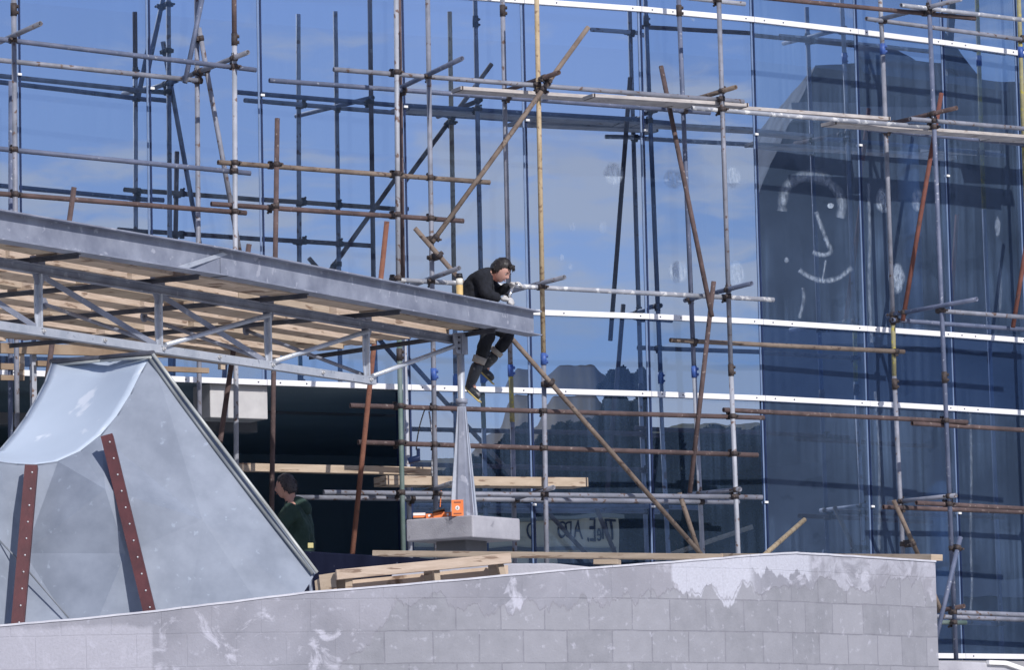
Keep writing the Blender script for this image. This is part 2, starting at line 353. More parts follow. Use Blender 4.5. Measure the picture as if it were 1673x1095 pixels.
# concrete downstand and soffit lines in the open bays
def fbox(mb, x0, y0, x1, y1, off, depth):
    a = F(x0, y0, off); b = F(x1, y0, off); c = F(x1, y1, off); d = F(x0, y1, off)
    n = (b-a).cross(Zv).normalized()
    if n.y < 0: n = -n
    a.z = b.z = (a.z+b.z)/2; c.z = d.z = (c.z+d.z)/2; d.x, d.y = a.x, a.y; c.x, c.y = b.x, b.y
    mb.prism([a, b, c, d], n*depth); return mb
fbox(MB(), 343, 628, 437, 684, -.06, .4).build('concrete_lintel', mat('pale cast concrete', (.46,.45,.45), (.58,.57,.56), .9, 0, 3), bld, .01)
fbox(MB(), 655, 640, 664, 905, -.02, .12).build('door_jamb', NAVY, bld)
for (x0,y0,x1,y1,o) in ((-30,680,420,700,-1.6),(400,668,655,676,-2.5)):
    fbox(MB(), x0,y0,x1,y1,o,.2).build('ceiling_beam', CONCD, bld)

# terrace slab (structure)
mb = MB()
poly = [offpt(-2,-.14), offpt(11,-.14) ]
pts = [Vector((offpt(i,-.14).x, offpt(i,-.14).y, 0)) for i in range(-2, 12)]
FRW = [(1528, 28.6), (1400, 27.9), (1230, 27.1), (1000, 26.45), (700, 25.95), (300, 25.65), (0, 25.6), (-260, 25.75)]
fl_ = [AY(-420, 950, 36.4), AY(880, 950, 36.4), F(1250, 950, 2.4), F(1470, 950, 2.1), F(1522, 950, 1.3), F(1900, 950, 1.3)]
ring = pts + [Vector((v.x, v.y, 0)) for v in fl_[::-1]]
mb.prism([Vector((v.x, v.y, TERR)) for v in ring], Vector((0,0,-.3)))
tag(mb.build('terrace', FLOORM), kind='structure')
BOUNCE = mat('pale bounce concrete', (.58,.57,.55), (.68,.67,.65), .95, 0, .5, bump=.1)  # kept pale to bounce light up to the deck timber
cy_ = [AY(x, 950, y+.1) for x, y in FRW] + [AY(-420,950,36.3), AY(880,950,36.3), AY(1480,950,34)]
mb = MB(); mb.prism([Vector((v.x, v.y, 2.5)) for v in cy_], Vector((0,0,-2.4))); tag(mb.build('courtyard', BOUNCE), kind='structure')
mb = MB(); mb.add([(-60,-10,.004),(60,-10,.004),(60,60,.004),(-60,60,.004)], [(0,1,2,3)]); tag(mb.build('bounce_sheet', BOUNCE), kind='structure')  # unseen pale sheet added to throw light up under the deck
# ------------------------------------------------------------------ scaffold
scf = root('scaffolding', F(880, 900, 1.05), 'tube and coupler scaffolding of grey and rusty poles standing against the glass front', 'scaffold')
OF, OR = 1.05, .33
TR = .0255
TUBES = []
def tb(kind, colr, p, q, label=None, par=scf, r=TR):
    o = MB().tube(p, q, r).build(kind, T[colr], par)
    if label: o['label'] = label
    TUBES.append((o, kind, Vector(p), Vector(q))); return o
def FF(x0,y0,x1,y1,off,kind,colr,label=None,off2=None):
    return tb(kind, colr, F(x0,y0,off), F(x1,y1,off if off2 is None else off2), label)
def down(x0,y0,x1,y1,off,colr,label=None):       # vertical pole carried on to the terrace
    p = F(x0,y0,off); q = F(x1,y1,off); d = (q-p); q = p + d*((TERR+.02-p.z)/d.z); return tb('standard', colr, p, q, label)
down(22,-40,28,720,OF,'grey')
down(18,132,17,720,OR,'blue')
down(321,-40,326,700,OR,'grey')
down(383,60,386,755,OF,'pale','pale galvanised standard with rusty top')
FF(382,-40,383,62,OF,'standard','rust')
down(453,193,444,826,OF+.1,'rust','dark rusty standard whose top stops below the upper ledgers')
FF(647,-40,651,500,OF+.08,'standard','pale'); down(651,500,659,900,OF+.08,'green','green painted standard')
FF(651,-40,659,520,OR,'standard','rust'); down(659,520,666,755,OR,'pale')
down(698,-40,712,835,OF,'grey')
FF(820,-40,834,600,OR,'standard','grey'); FF(834,600,837,690,OR,'standard','olive'); down(837,690,841,900,OR,'grey')
FF(876,-40,888,585,OF,'standard','yellow','yellowed standard rising past the beam end'); down(888,585,893,905,OF,'grey')
FF(1107,-40,1134,605,OR,'standard','blue'); down(1134,605,1148,905,OR,'pale')
FF(1173,-40,1194,600,OF,'standard','grey'); down(1194,600,1206,905,OF,'pale')
FF(1436,-40,1442,80,OR,'standard','pale'); FF(1442,80,1459,525,OR,'standard','grey'); FF(1459,525,1461,615,OR,'standard','olive'); down(1461,615,1475,900,OR,'grey')
down(1516,-40,1562,1075,OF,'blue')
FF(1663,-40,1676,330,OR,'standard','olive'); down(1676,330,1700,900,OR,'blue')
# ledgers
LG = OF-.052
FF(-30,60,418,114,LG,'ledger','blue'); FF(-30,95,330,132,OR+.05,'ledger','grey')
FF(-30,240,409,283,LG,'ledger','blue'); FF(-30,314,402,348,LG,'ledger','rust')
FF(356,265,800,298,LG+.0,'ledger','brown'); FF(345,333,757,361,LG,'ledger','rust')
FF(545,113,1215,166,LG,'ledger','grey'); FF(440,131,1160,184,OR+.05,'ledger','blue')
FF(1130,176,1520,208,LG+.0,'ledger','white','ledger splashed white with plaster'); FF(1487,194,1720,214,LG+.05,'ledger','grey'); FF(1420,211,1720,240,OR+.05,'ledger','blue')
FF(1415,30,1720,71,OR+.05,'ledger','grey'); FF(1200,-9,1593,30,LG,'ledger','rust'); FF(1472,8,1720,38,LG+.05,'ledger','white')
FF(1105,-6,1217,6,LG,'ledger','pale')
FF(640,457,1264,490,LG,'ledger','white'); FF(1095,556,1477,575,OR+.05,'ledger','brown')
FF(1458,523,1720,542,OR+.05,'ledger','blue'); FF(1534,508,1720,522,LG,'ledger','grey')
FF(572,663,1248,683,LG,'ledger','rust'); FF(1182,670,1580,690,LG+.02,'ledger','rust'); FF(1490,692,1720,706,LG,'ledger','rust')
FF(585,723,1238,744,LG,'ledger','rust')
FF(529,805,1245,813,LG,'ledger','grey'); FF(470,813,1207,821,OR+.05,'ledger','grey')
FF(1497,822,1720,834,LG,'ledger','rust'); FF(1443,829,1720,839,OR+.05,'ledger','rust')
FF(1555,1001,1720,1007,LG,'ledger','grey'); FF(1500,1007,1720,1015,OR+.05,'ledger','grey'); FF(1490,1017,1578,1018,LG,'ledger','green')
# transoms (across, towards the camera)
def TRN(x0,y0,x1,y1,xr,xf,colr):
    o0 = OR+(OF-OR)*(x0-xr)/(xf-xr); o1 = OR+(OF-OR)*(x1-xr)/(xf-xr)
    tb('transom', colr, F(x0,y0,max(o0,.08)), F(x1,y1,o1))
for a in ((-20,77,66,38,-25,22,'grey'),(300,127,405,85,325,383,'grey'),(650,145,755,95,653,700,'blue'),(818,151,913,118,825,881,'rust'),
          (1101,172,1202,142,1115,1180,'brown'),(1459,201,1563,176,1445,1525,'rust'),(1430,33,1570,-2,1438,1517,'grey'),(672,467,750,438,658,706,'grey'),
          (818,480,922,453,828,886,'grey'),(1119,491,1228,463,1127,1189,'blue'),(1449,516,1596,489,1459,1537,'blue'),(1125,809,1209,800,1143,1203,'grey'),
          (1452,822,1562,810,1472,1551,'grey'),(1515,1002,1575,991,1480,1560,'rust'),(832,818,904,797,839,892,'grey'),(690,806,737,790,664,712,'grey')):
    TRN(*a)
# braces
def BR(x0,y0,o0,x1,y1,o1,colr,label=None): return tb('brace', colr, F(x0,y0,o0), F(x1,y1,o1), label)
BR(325,45,.42,393,420,.42,'grey'); BR(336,-30,.50,302,135,.50,'blue')
BR(961,44,OF+.10,706,396,OF+.10,'brown','long weathered brown brace rising to the right')
BR(678,373,OF+.16,1147,908,OF+.10,'brown','long brown brace falling to the right behind the seated worker')
BR(1080,108,.36,1163,517,OF+.12,'rust'); BR(1166,460,OF-.0,1127,806,OF-.10,'rust'); BR(1110,806,OF-.10,1143,907,OF-.15,'brown')
BR(1538,152,.60,1475,524,.50,'red'); BR(1688,330,.60,1655,535,.50,'red'); BR(1460,818,.5,1500,907,.5,'brown')
BR(1569,878,OF+.1,1526,1058,OF+.1,'blue'); BR(1505,920,OF+.06,1541,1008,OF+.06,'brown')
# couplers where tubes meet a standard or lie on each other
def closest(p1,q1,p2,q2):
    d1 = q1-p1; d2 = q2-p2; r = p1-p2; a = d1.dot(d1); e = d2.dot(d2); f = d2.dot(r); c = d1.dot(r); b = d1.dot(d2); den = a*e-b*b
    if abs(den) < 1e-9: return None
    s = min(max((b*f-c*e)/den, 0), 1); t = min(max((b*s+f)/e, 0), 1); s = min(max((b*t-c)/a, 0), 1)
    return p1+d1*s, p2+d2*t
cps = []
for i in range(len(TUBES)):
    for j in range(i+1, len(TUBES)):
        oi, ki, p1, q1 = TUBES[i]; oj, kj, p2, q2 = TUBES[j]
        kk = {ki, kj}
        if ki == kj: continue
        r_ = closest(p1,q1,p2,q2)
        if not r_: continue
        A, B = r_; dist = (A-B).length
        lim = .17 if 'standard' in kk else (.12 if 'transom' in kk else .0)
        if dist > lim: continue
        m = (A+B)/2
        if any((m-x).length < .07 for x in cps): continue
        cps.append(m)
        host = oi if ki == 'standard' or kj not in ('standard',) else oj
        if ki == 'standard': host = oi
        elif kj == 'standard': host = oj
        d1 = (q1-p1).normalized(); d2 = (q2-p2).normalized(); u = d1.cross(d2).normalized()
        mb = MB(); mb.tube(A-d1*.026, A+d1*.026, .033, 10, hollow=False); mb.tube(B-d2*.026, B+d2*.026, .033, 10, hollow=False)
        if dist > .01: mb.box(m, (B-A)/2, d1*.022, d2*.022)
        s1 = rnd.choice((-1,1))
        e1 = d1.cross(u).normalized()*s1
        mb.box(A+e1*.036, e1*.016, d1*.020, u*.012); mb.tube(A+e1*.045-u*.02, A+e1*.045+u*.045, .007, 6, hollow=False); mb.tube(A+e1*.045+u*.032, A+e1*.045+u*.046, .013, 6, hollow=False)
        e2 = d2.cross(u).normalized()*rnd.choice((-1,1))
        mb.box(B+e2*.036, e2*.016, d2*.020, u*.012); mb.tube(B+e2*.045-u*.045, B+e2*.045+u*.02, .007, 6, hollow=False); mb.tube(B+e2*.045-u*.046, B+e2*.045-u*.032, .013, 6, hollow=False)
        mb.build('coupler', COUP, host)
# sleeve couplers
def host_for(p, kind='standard'):
    best = None
    for o, k, a, b in TUBES:
        if k != kind: continue
        d = b-a; t = max(0, min(1, (p-a).dot(d)/d.length_squared)); e = (a+d*t-p).length
        if best is None or e < best[0]: best = (e, o, a+d*t, d.normalized())
    return best
for (x, y, off, m_) in ((888,587,OF,BLUEC),(835,606,OR,BLUEC),(1135,608,OR,BLUEC),(1194,605,OF,COUP),(1459,522,OR,COUP),(1461,628,OR,COUP),(1442,80,OR,BLUEC),(1541,617,OF,COUP),(383,64,OF,COUP),(821,17,OR,COUP),(1108,17,OR,COUP),(1666,85,OR,BLUEC),(708,612,OF,BLUEC),(654,580,OF+.08,COUP),(20,15,OF,COUP)):
    e, o, c, d = host_for(F(x, y, off)); sx = d.cross(Vector((0,1,0))).normalized()
    mb = MB(); mb.tube(c-d*.062, c+d*.062, .032, 12, hollow=False)
    for s in (-1, 1): mb.box(c+sx*.036+d*.03*s, sx*.012, d*.014, sx.cross(d)*.02); mb.tube(c+sx*.042+d*.03*s-sx.cross(d)*.03, c+sx*.042+d*.03*s+sx.cross(d)*.03, .008, 6, hollow=False)
    mb.build('sleeve_coupler', m_, o)
# feet
for o, k, a, b in TUBES:
    if k == 'standard' and b.z < TERR+.1:
        MB().box((b.x, b.y, TERR+.005), (.075,0,0), (0,.075,0), (0,0,.005)).build('base_plate', COUP, o)
# scaffold boards lying on the transoms
def board(name, x0, y0, x1, y1, off, w_, th, m_, label, cat='scaffold board', group=None, off2=None, endm=None):
    a = F(x0,y0,off); b = F(x1,y1,off if off2 is None else off2); r = root(name, (a+b)/2, label, cat, group)
    d = (b-a).normalized(); mb = MB().bar(a, b, w_, th); mb.build('plank', m_, r, .004)
    hz = MB()
    for e, s in ((a, 1), (b, -1)): hz.bar(e+d*s*.012, e+d*s*.03, w_+.004, th+.004)
    hz.build('end_band', endm or COUP, r); return r
GB = 'scaffold boards laid on the upper lift'
board('scaffold_board', 745,146,1130,172,.66,.225,.038,BOARD,'weathered grey scaffold board, leftmost of those on the upper lift', group=GB)
board('scaffold_board', 960,158,1215,174,.90,.225,.038,BOARD,'second scaffold board of the upper lift, its pale edge lapping the leftmost board', group=GB)
board('scaffold_board', 1095,170,1445,196,.66,.225,.038,BOARD,'grey scaffold board spanning the fourth and fifth bays of the upper lift', group=GB)
board('scaffold_board', 1352,202,1720,229,.80,.225,.038,BOARD,'scaffold board at the right end of the upper lift beside the white splashed ledger', group=GB)
board('scaffold_board', 1612,225,1730,232,.50,.225,.036,BOARD,'short lapped scaffold board at the far right of the upper lift', group=GB)
board('timber_beam', 380,764,704,771,.60,.12,.08,WOODL,'long pale timber beam lying across the lower lift above the green jacket man','timber')
board('timber_beam', 621,787,950,790,.85,.30,.095,WOODL,'thick pale boxed timber beam lying under the column side of the lower lift','timber')
# ------------------------------------------------------------------ leaning poles and props
def thing_tube(name, p, q, r, m_, label, cat, group=None, extra=None):
    o = root(name, q if q[2] < p[2] else p, label, cat, group); MB().tube(p, q, r).build('tube', m_, o)
    return o
def prop(x0,y0,x1,y1,yd,m_,label):
    p = AY(x0,y0,yd); q = AY(x1,y1,yd); d = q-p; q = p+d*((TERR-p.z)/d.z)
    o = root('prop_pole', q, label, 'prop', 'slanting props under the deck'); MB().tube(p, q, .026).build('tube', m_, o)
    MB().box((q.x,q.y,TERR+.005), (.07,0,0),(0,.07,0),(0,0,.005)).build('foot_plate', COUP, o)
prop(121,306,70,670,40.6,T['rust'],'slanting rusty prop poking above the steel beam at far left')
prop(407,399,361,712,40.9,T['rust'],'slanting brown prop whose short tip shows above the middle of the beam')
prop(632,362,579,873,42.3,T['orange'],'slanting orange rust prop rising behind the beam left of the pale standard')
p = F(1314,850,.5); q = F(1238,917,1.6); q.z = max(q.z, TERR)
d = (q-p); q = p+d*((TERR+.05-p.z)/d.z)
thing_tube('leaning_pole', p, q, .026, T['yellow'], 'short yellow grey pole leaning by the glass behind the block wall crest', 'pole')
# ------------------------------------------------------------------ canopy: edge beam, purlins, joists, truss
BZ = 6.371
E0 = AZ(885,508,BZ); K0 = AZ(370,404.5,BZ); L0 = AZ(0,341,BZ); L1 = L0 + (L0-K0)*.35
ub = (E0-K0).normalized(); nb = Vector((ub.y, -ub.x, 0))
ul = (K0-L1).normalized(); nl = Vector((ul.y, -ul.x, 0))
can = root('canopy', (E0.x, E0.y, 5.5), 'unfinished entrance canopy with a cranked galvanised edge beam, lattice truss and timber deck', 'canopy')
BH = .235
def ibeam(a, b, n, name):
    a = a - n*.08; b = b - n*.08; mb = MB(); m = (a+b)/2; d = (b-a)/2; u = d.normalized()
    mb.box(m-Zv*.006, d, n*.08, Zv*.006)
    mb.box(m-Zv*(BH-.006), d, n*.08, Zv*.006)
    w_ = d-u*.025
    mb.box(m-Zv*(BH/2)-u*.025*0, w_, n*.005, Zv*(BH/2-.0125)); return mb.build(name, GALV, can)
bm1 = ibeam(K0, E0, nb, 'edge_beam')
bm2 = ibeam(L1, K0+ul*.03, nl, 'edge_beam')
# paler slanting strip laid on the web
def onplane(px, py, P0, n):
    d = ray(px, py); return O + d*((Vector(P0)-O).dot(n)/d.dot(n))
wp = K0 - nb*.08 + nb*.0065
pp = [onplane(x, y, wp, nb) for x, y in ((284,437),(300,441),(372,416),(364,412))]
mb = MB(); mb.prism(pp, nb*.002); mb.build('web_strip', GALVB, bm1)
vb = Vector((-ub.y, ub.x, 0))
if vb.x > 0: vb = -vb
B0 = AZ(505,577,6.16)
rd = Vector((math.sin(math.radians(60)), math.cos(math.radians(60)), 0)); rn = Vector((rd.y, -rd.x, 0))
def to_rear(P):                       # distance along vb from P to the rear edge line
    return max(.3, (Vector((B0.x,B0.y,0))-Vector((P.x,P.y,0))).dot(rn)/vb.dot(rn))
S = []
for x, y in ((-75,372),(132,413),(328,448),(505,479),(656,506),(812,536)):
    q = AZ(x, y, BZ-BH); S.append(q)
for k, q in enumerate(S):
    L_ = to_rear(q) if k < 5 else (Vector((B0.x,B0.y,0))-Vector((q.x,q.y,0))).length
    q2 = q + vb*L_; q = q + vb*.02
    if k == 5: q2 = Vector((B0.x, B0.y, q.z))
    a = Vector((q.x,q.y,6.130)); b = Vector((q2.x,q2.y,6.130))
    mb = MB(); mb.bar(a, b, .06, .008); mb.bar(a+Zv*-.02, b+Zv*-.02, .008, .032); mb.build('purlin', DSTEEL, can)
def lastcap(P):                        # keep joists left of the last purlin
    return P
rows = [.34+.50*q for q in range(13)]
e5 = (Vector((B0.x,B0.y,0))-Vector((S[5].x,S[5].y,0))).normalized()
for k in range(5):
    for r_, dd in enumerate(rows):
        a0 = S[k]+vb*dd; b0 = S[k+1]+vb*dd
        if k == 4:
            t = dd; b0 = S[5]+e5*t; a0 = Vector((a0.x, a0.y, b0.z))
        if dd > to_rear(S[k])-.1 and dd > to_rear(S[k+1])-.1: continue
        if dd > to_rear(S[k+1]) or dd > to_rear(S[k]):
            pass
        a = Vector((a0.x,a0.y,6.212)); b = Vector((b0.x,b0.y,6.212)); d = (b-a).normalized()
        sh = rnd.uniform(-.02,.02)
        mb = MB().bar(a+d*.03+vb*sh, b-d*.03+vb*sh, .25+rnd.uniform(-.08,.09), .125+rnd.uniform(-.02,.015)); mb.build('joist', WOOD if (k+r_) % 4 else WOODL, can)
mb = MB(); mb.bar(Vector((B0.x,B0.y,6.25))-rd*6.2, Vector((B0.x,B0.y,6.25)), .06, .13); mb.build('rear_joist', WOODD, can)
mb = MB(); e_ = S[5]; mb.bar(Vector((e_.x,e_.y,6.25))+ub*.03+vb*.18, Vector((B0.x,B0.y,6.25))+ub*.03, .04, .13); mb.build('end_board', WOODL, can)
# truss
TZ = 6.10
TA = AZ(62,433,TZ); TBp = AZ(735,548,TZ); ut = (TBp-TA).normalized(); nt_ = Vector((ut.y,-ut.x,0))
def tnode(px):
    d = ray(px, 500); n = nt_; s = n.dot(TA)/n.dot(Vector((d.x,d.y,0))); P = Vector((d.x,d.y,0))*s; return P
TN = [tnode(x) for x in (-125, 62, 258, 436, 596, 738)]
TB_ = 5.565
def tz(P, z): return Vector((P.x, P.y, z))
mb = MB(); a = tz(TN[0], TZ); b = tz(TN[5], TZ)
mb.bar(a-Zv*.006, b-Zv*.006, .10, .012); mb.bar(a-Zv*.04, b-Zv*.04, .008, .056); mb.bar(a-Zv*.072, b-Zv*.072, .06, .008); mb.build('top_chord', GALV, can)
mb = MB(); a = tz(TN[0], TB_); b = tz(TN[4], TB_)+ut*.12
mb.bar(a+nt_*.03, b+nt_*.03, .008, .065); mb.bar(a-Zv*.03, b-Zv*.03, .07, .008); bc = mb.build('bottom_chord', GALVB, can)
for k in range(5):
    for t in (.0, .5):
        if k == 4 and t > 0: continue
        c = TN[k].lerp(TN[k+1], t) if k < 4 else TN[4]; c = tz(c, TB_+.002)+nt_*.034+ut*(.02)
        mb = MB(); mb.tube(c, c+nt_*.014, .019, 6, hollow=False); mb.tube(c+nt_*.014, c+nt_*.03, .009, 8, hollow=False); mb.build('chord_bolt', BOLT, bc)
for k in range(1, 5):
    c = TN[k]; mb = MB(); z0, z1 = TB_+.02, TZ-.075
    prof = [(-.028,z0),(.028,z0),(.045,z0+.10),(.05,(z0+z1)/2),(.045,z1-.06),(.03,z1),(-.03,z1),(-.045,z1-.06),(-.05,(z0+z1)/2),(-.045,z0+.10)]
    mb.prism([Vector((c.x,c.y,z))+ut*x - nt_*.004 for x, z in prof], nt_*.008)
    mb.box(Vector((c.x,c.y,(z0+z1)/2))+nt_*.02, ut*.012, nt_*.02, Zv*((z1-z0)/2)); mb.build('truss_post', GALVB, can)
    mb = MB(); mb.prism([Vector((c.x,c.y,0))+nt_*.010+ut*x+Zv*z for x, z in ((-.09,TZ-.078),(.09,TZ-.078),(.045,TZ-.16),(-.045,TZ-.16))], nt_*.006)
    mb.box(tz(c, TZ+.035), ut*.05, nt_*.04, Zv*.035); mb.build('gusset', GALV, can)
def angle(a, b, nm='diagonal', m_=GALV):
    mb = MB(); mb.bar(a, b, .006, .05); mb.bar(a-nt_*.022+Zv*.022, b-nt_*.022+Zv*.022, .045, .006); mb.build(nm, m_, can)
for k in (0, 1, 2):
    angle(tz(TN[k],TZ-.09)+ut*.06+nt_*.012, tz(TN[k+1],TB_+.03)-ut*.05+nt_*.012)
for k in (2, 3, 4):
    a = tz(TN[k],TB_+.035)+ut*.03+nt_*.05; b = tz(TN[k+1],TZ-.10)-ut*.02+nt_*.04; mb = MB(); mb.tube(a, b, .021, 12, hollow=False)
    mb.build('brace_tube', GALVB, can)
for (x, y, k) in ((72,497,2),(235,518,3),(402,540,4)):
    q = AZ(x, y, 6.13); b = tz(TN[k], TB_+.05)-nt_*.03; mb = MB(); mb.tube(q, b, .017, 10, hollow=False); mb.tube(q-nb*.01, q+nb*.012, .045, 14, hollow=False); mb.box(q+Zv*.04, ub*.03, nb*.005, Zv*.04); mb.build('sway_rod', GALV, can)
# ------------------------------------------------------------------ column
CY = TBp.y + .12
cb_ = AY(757,847,CY); ct = AY(753,552,CY); CX = (cb_.x+ct.x)/2
colm = root('steel_column', (CX, CY, cb_.z), 'tapered finned galvanised steel column standing on the concrete pad under the beam end', 'column')
zc = AY(755,656,CY).z
MB().tube((CX,CY,cb_.z), (CX,CY,6.08), .0345, 24, hollow=False).build('shaft', GALVB, colm)
mb = MB(); mb.tube((CX,CY,zc-.022),(CX,CY,zc+.022), .055, 24, hollow=False); mb.tube((CX,CY,zc-.045),(CX,CY,zc-.022), .044, 24, hollow=False); mb.build('collar', GALV, colm)
for k in range(4):
    an = math.radians(45+90*k-8); d = Vector((math.cos(an), math.sin(an), 0)); s = Vector((-d.y,d.x,0)); c = Vector((CX,CY,0))
    mb = MB(); mb.prism([c+d*.02+Zv*(cb_.z+.012)-s*.004, c+d*.155+Zv*(cb_.z+.012)-s*.004, c+d*.155+Zv*(cb_.z+.04)-s*.004, c+d*.048+Zv*(zc-.05)-s*.004, c+d*.02+Zv*(zc-.05)-s*.004], s*.008); mb.build('fin', GALVB, colm)
an8 = [math.radians(45*k+22.5-8) for k in range(8)]
bot = [Vector((CX+.115*math.cos(a), CY+.115*math.sin(a), cb_.z+.012)) for a in an8]; top = [Vector((CX+.042*math.cos(a), CY+.042*math.sin(a), zc-.045)) for a in an8]
mb = MB(); mb.add(bot+top, [tuple(range(7,-1,-1)), tuple(range(8,16))]+[(i,(i+1)%8,8+(i+1)%8,8+i) for i in range(8)]); mb.build('cone', GALV, colm)
mb = MB(); mb.box((CX,CY,cb_.z+.006), (.15,0,0),(0,.15,0),(0,0,.006)); mb.build('base_plate', GALV, colm)
mb = MB(); c = Vector((CX,CY,6.03)); mb.box(c+ut*.0, ut*.055, nt_*.05, Zv*.10); mb.prism([c-ut*.20+nt_*.03+Zv*.08, c-ut*.05+nt_*.03+Zv*.08, c-ut*.05+nt_*.03-Zv*.10, c-ut*.13+nt_*.03-Zv*.10, c-ut*.17+nt_*.03-Zv*.03], nt_*.01); hd = mb.build('head_bracket', GALV, colm, .004)
mb = MB()
for zz in (-.055, .0, .05): 
    for xx in (-.10,): mb.tube(c+ut*xx+nt_*.04+Zv*zz, c+ut*xx+nt_*.055+Zv*zz, .012, 6, hollow=False)
mb.build('bolt', DSTEEL, hd)
# plinth
PC = Vector((AY(772,848,CY-.38).x, CY-.38, 0)); zt = cb_.z-.0
pn = root('concrete_plinth', (CX, CY, TERR), 'pale concrete pad and stem with sharp corner carrying the steel column', 'plinth')
dl = Vector((-math.cos(math.radians(35)), math.sin(math.radians(35)), 0)); dr = Vector((math.sin(math.radians(35)), math.cos(math.radians(35)), 0))
def slab(c0, w1, w2, z0, z1):
    mb = MB(); mb.prism([c0+Zv*z0, c0+dr*w2+Zv*z0, c0+dr*w2+dl*w1+Zv*z0, c0+dl*w1+Zv*z0], Zv*(z1-z0)); return mb
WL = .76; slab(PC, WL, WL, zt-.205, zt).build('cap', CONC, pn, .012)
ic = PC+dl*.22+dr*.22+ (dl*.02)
slab(ic, .34, .34, TERR, zt-.2045).build('stem', CONCD, pn, .006)  # darker concrete paints the shade under the cap
# things on the plinth
ORG = mat('orange card', (.80,.20,.05), (.88,.26,.08), .55, 0, 12); CREAM = mat('cream card', (.78,.74,.70)); BLK = mat('black print', (.02,.02,.022)); WHT = mat('white print', (.85,.83,.80))
def text_mesh(s, size, M, m_, par, name, ext=.001):
    cu = bpy.data.curves.new('t', 'FONT'); cu.body = s; cu.size = size; cu.align_x = 'CENTER'; cu.align_y = 'CENTER'; cu.extrude = ext
    ob = bpy.data.objects.new('t', cu); col.objects.link(ob); dg = bpy.context.evaluated_depsgraph_get(); me = bpy.data.meshes.new_from_object(ob.evaluated_get(dg)); bpy.data.objects.remove(ob)
    me.transform(M); me.transform(Matrix.Translation(-wl(par))); me.materials.clear(); me.materials.append(m_); me.name = name
    o = bpy.data.objects.new(name, me); col.objects.link(o); o.parent = par; return o
def frame_m(o, x, z): # matrix with local X -> x, local Y -> z, normal = x cross z
    x = Vector(x).normalized(); z = Vector(z).normalized(); n = x.cross(z); return Matrix.Translation(o) @ Matrix((x, z, n)).transposed().to_4x4()
hx = Vector((1,0,0))
def cartoon(px0, py0, px1, py1, yd, dep, label, lid=False):
    a = AY(px0, py1, yd); b = AY(px1, py0, yd); c = (a+b)/2; z0 = zt; h = (b.z-a.z)
    r = root('screw_box', (c.x, yd, zt), label, 'box', 'orange boxes on the concrete pad'); w_ = (b.x-a.x)
    MB().box((c.x, yd+dep/2, z0+h/2), (w_/2,0,0),(0,dep/2,0),(0,0,h/2)).build('carton', ORG, r, .003)
    return r, Vector((c.x, yd, z0+h/2)), w_, h
r, c, w_, h = cartoon(738, 821, 757, 848, PC.y+.10, .07, 'upright orange box printed with a white disc and the number 6')
mb = MB(); mb.tube(c+Vector((0,-.001,0)), c+Vector((0,-.003,0)), .020, 20, hollow=False); mb.build('disc', WHT, r)
text_mesh('6', .034, frame_m(c+Vector((0,-.0045,0)), hx, Zv), BLK, r, 'number')
mb = MB(); mb.box(c+Vector((0,-.0015,.052)), (.032,0,0),(0,.001,0),(0,0,.006)); mb.box(c+Vector((0,-.0015,-.052)), (.036,0,0),(0,.001,0),(0,0,.006)); mb.build('print', mat('brown print', (.30,.09,.05)), r)
for (x0,y0,x1,y1,yo,dep,lb,kind) in ((675,838,695,849,.40,.12,'orange and white striped box at the left end of the pad',1),(696,843,707,851,.34,.06,'small orange box end with white disc, left of the open carton',2),(708,838,726,849,.33,.12,'open orange box with black flap in the middle of the pad',3),(726,840,737,849,.26,.06,'orange box end with white disc touching the upright box',2)):
    r, c, w_, h = cartoon(x0,y0,x1,y1,PC.y+yo,dep,lb)
    if kind == 1:
        MB().box(c+Vector((0,-.002,h*.28)), (w_/2*.98,0,0),(0,.002,0),(0,0,h*.2)).build('white_stripe', WHT, r); MB().box(c+Vector((0,-.002,-.38*h)), (w_/2,0,0),(0,.002,0),(0,0,h*.12)).build('dark_stripe', BLK, r)
    elif kind == 2:
        MB().tube(c+Vector((0,-.001,.004)), c+Vector((0,-.003,.004)), .012, 14, hollow=False).build('disc', WHT, r)
    else:
        MB().box(c+Vector((.0,-.01,h*.55)), (w_/2*1.1,0,.012),(0,.05,-.01),(0,0,.004)).build('flap', BLK, r)
# capped flask on the beam
fl = AY(751,480,CY+.25)
fk = root('flask', (fl.x, fl.y, 6.37), 'white and yellow cylinder with a dark cap beside the seated worker', 'flask')
zf0, zf1, zf2, zf3 = 6.20, AY(751,466,fl.y).z, AY(751,455,fl.y).z, AY(751,447,fl.y).z
MB().tube((fl.x,fl.y,zf0),(fl.x,fl.y,zf1), .032, 18, hollow=False).build('sleeve', mat('yellow tape', (.62,.42,.16), (.75,.55,.25), .6, 0, 9), fk)
MB().tube((fl.x,fl.y,zf1),(fl.x,fl.y,zf2), .0325, 18, hollow=False).build('body', mat('cream plastic', (.80,.76,.66)), fk)
mb = MB(); mb.tube((fl.x,fl.y,zf2),(fl.x,fl.y,zf3), .035, 18, hollow=False, r2=.028); mb.build('cap', BLACK, fk)
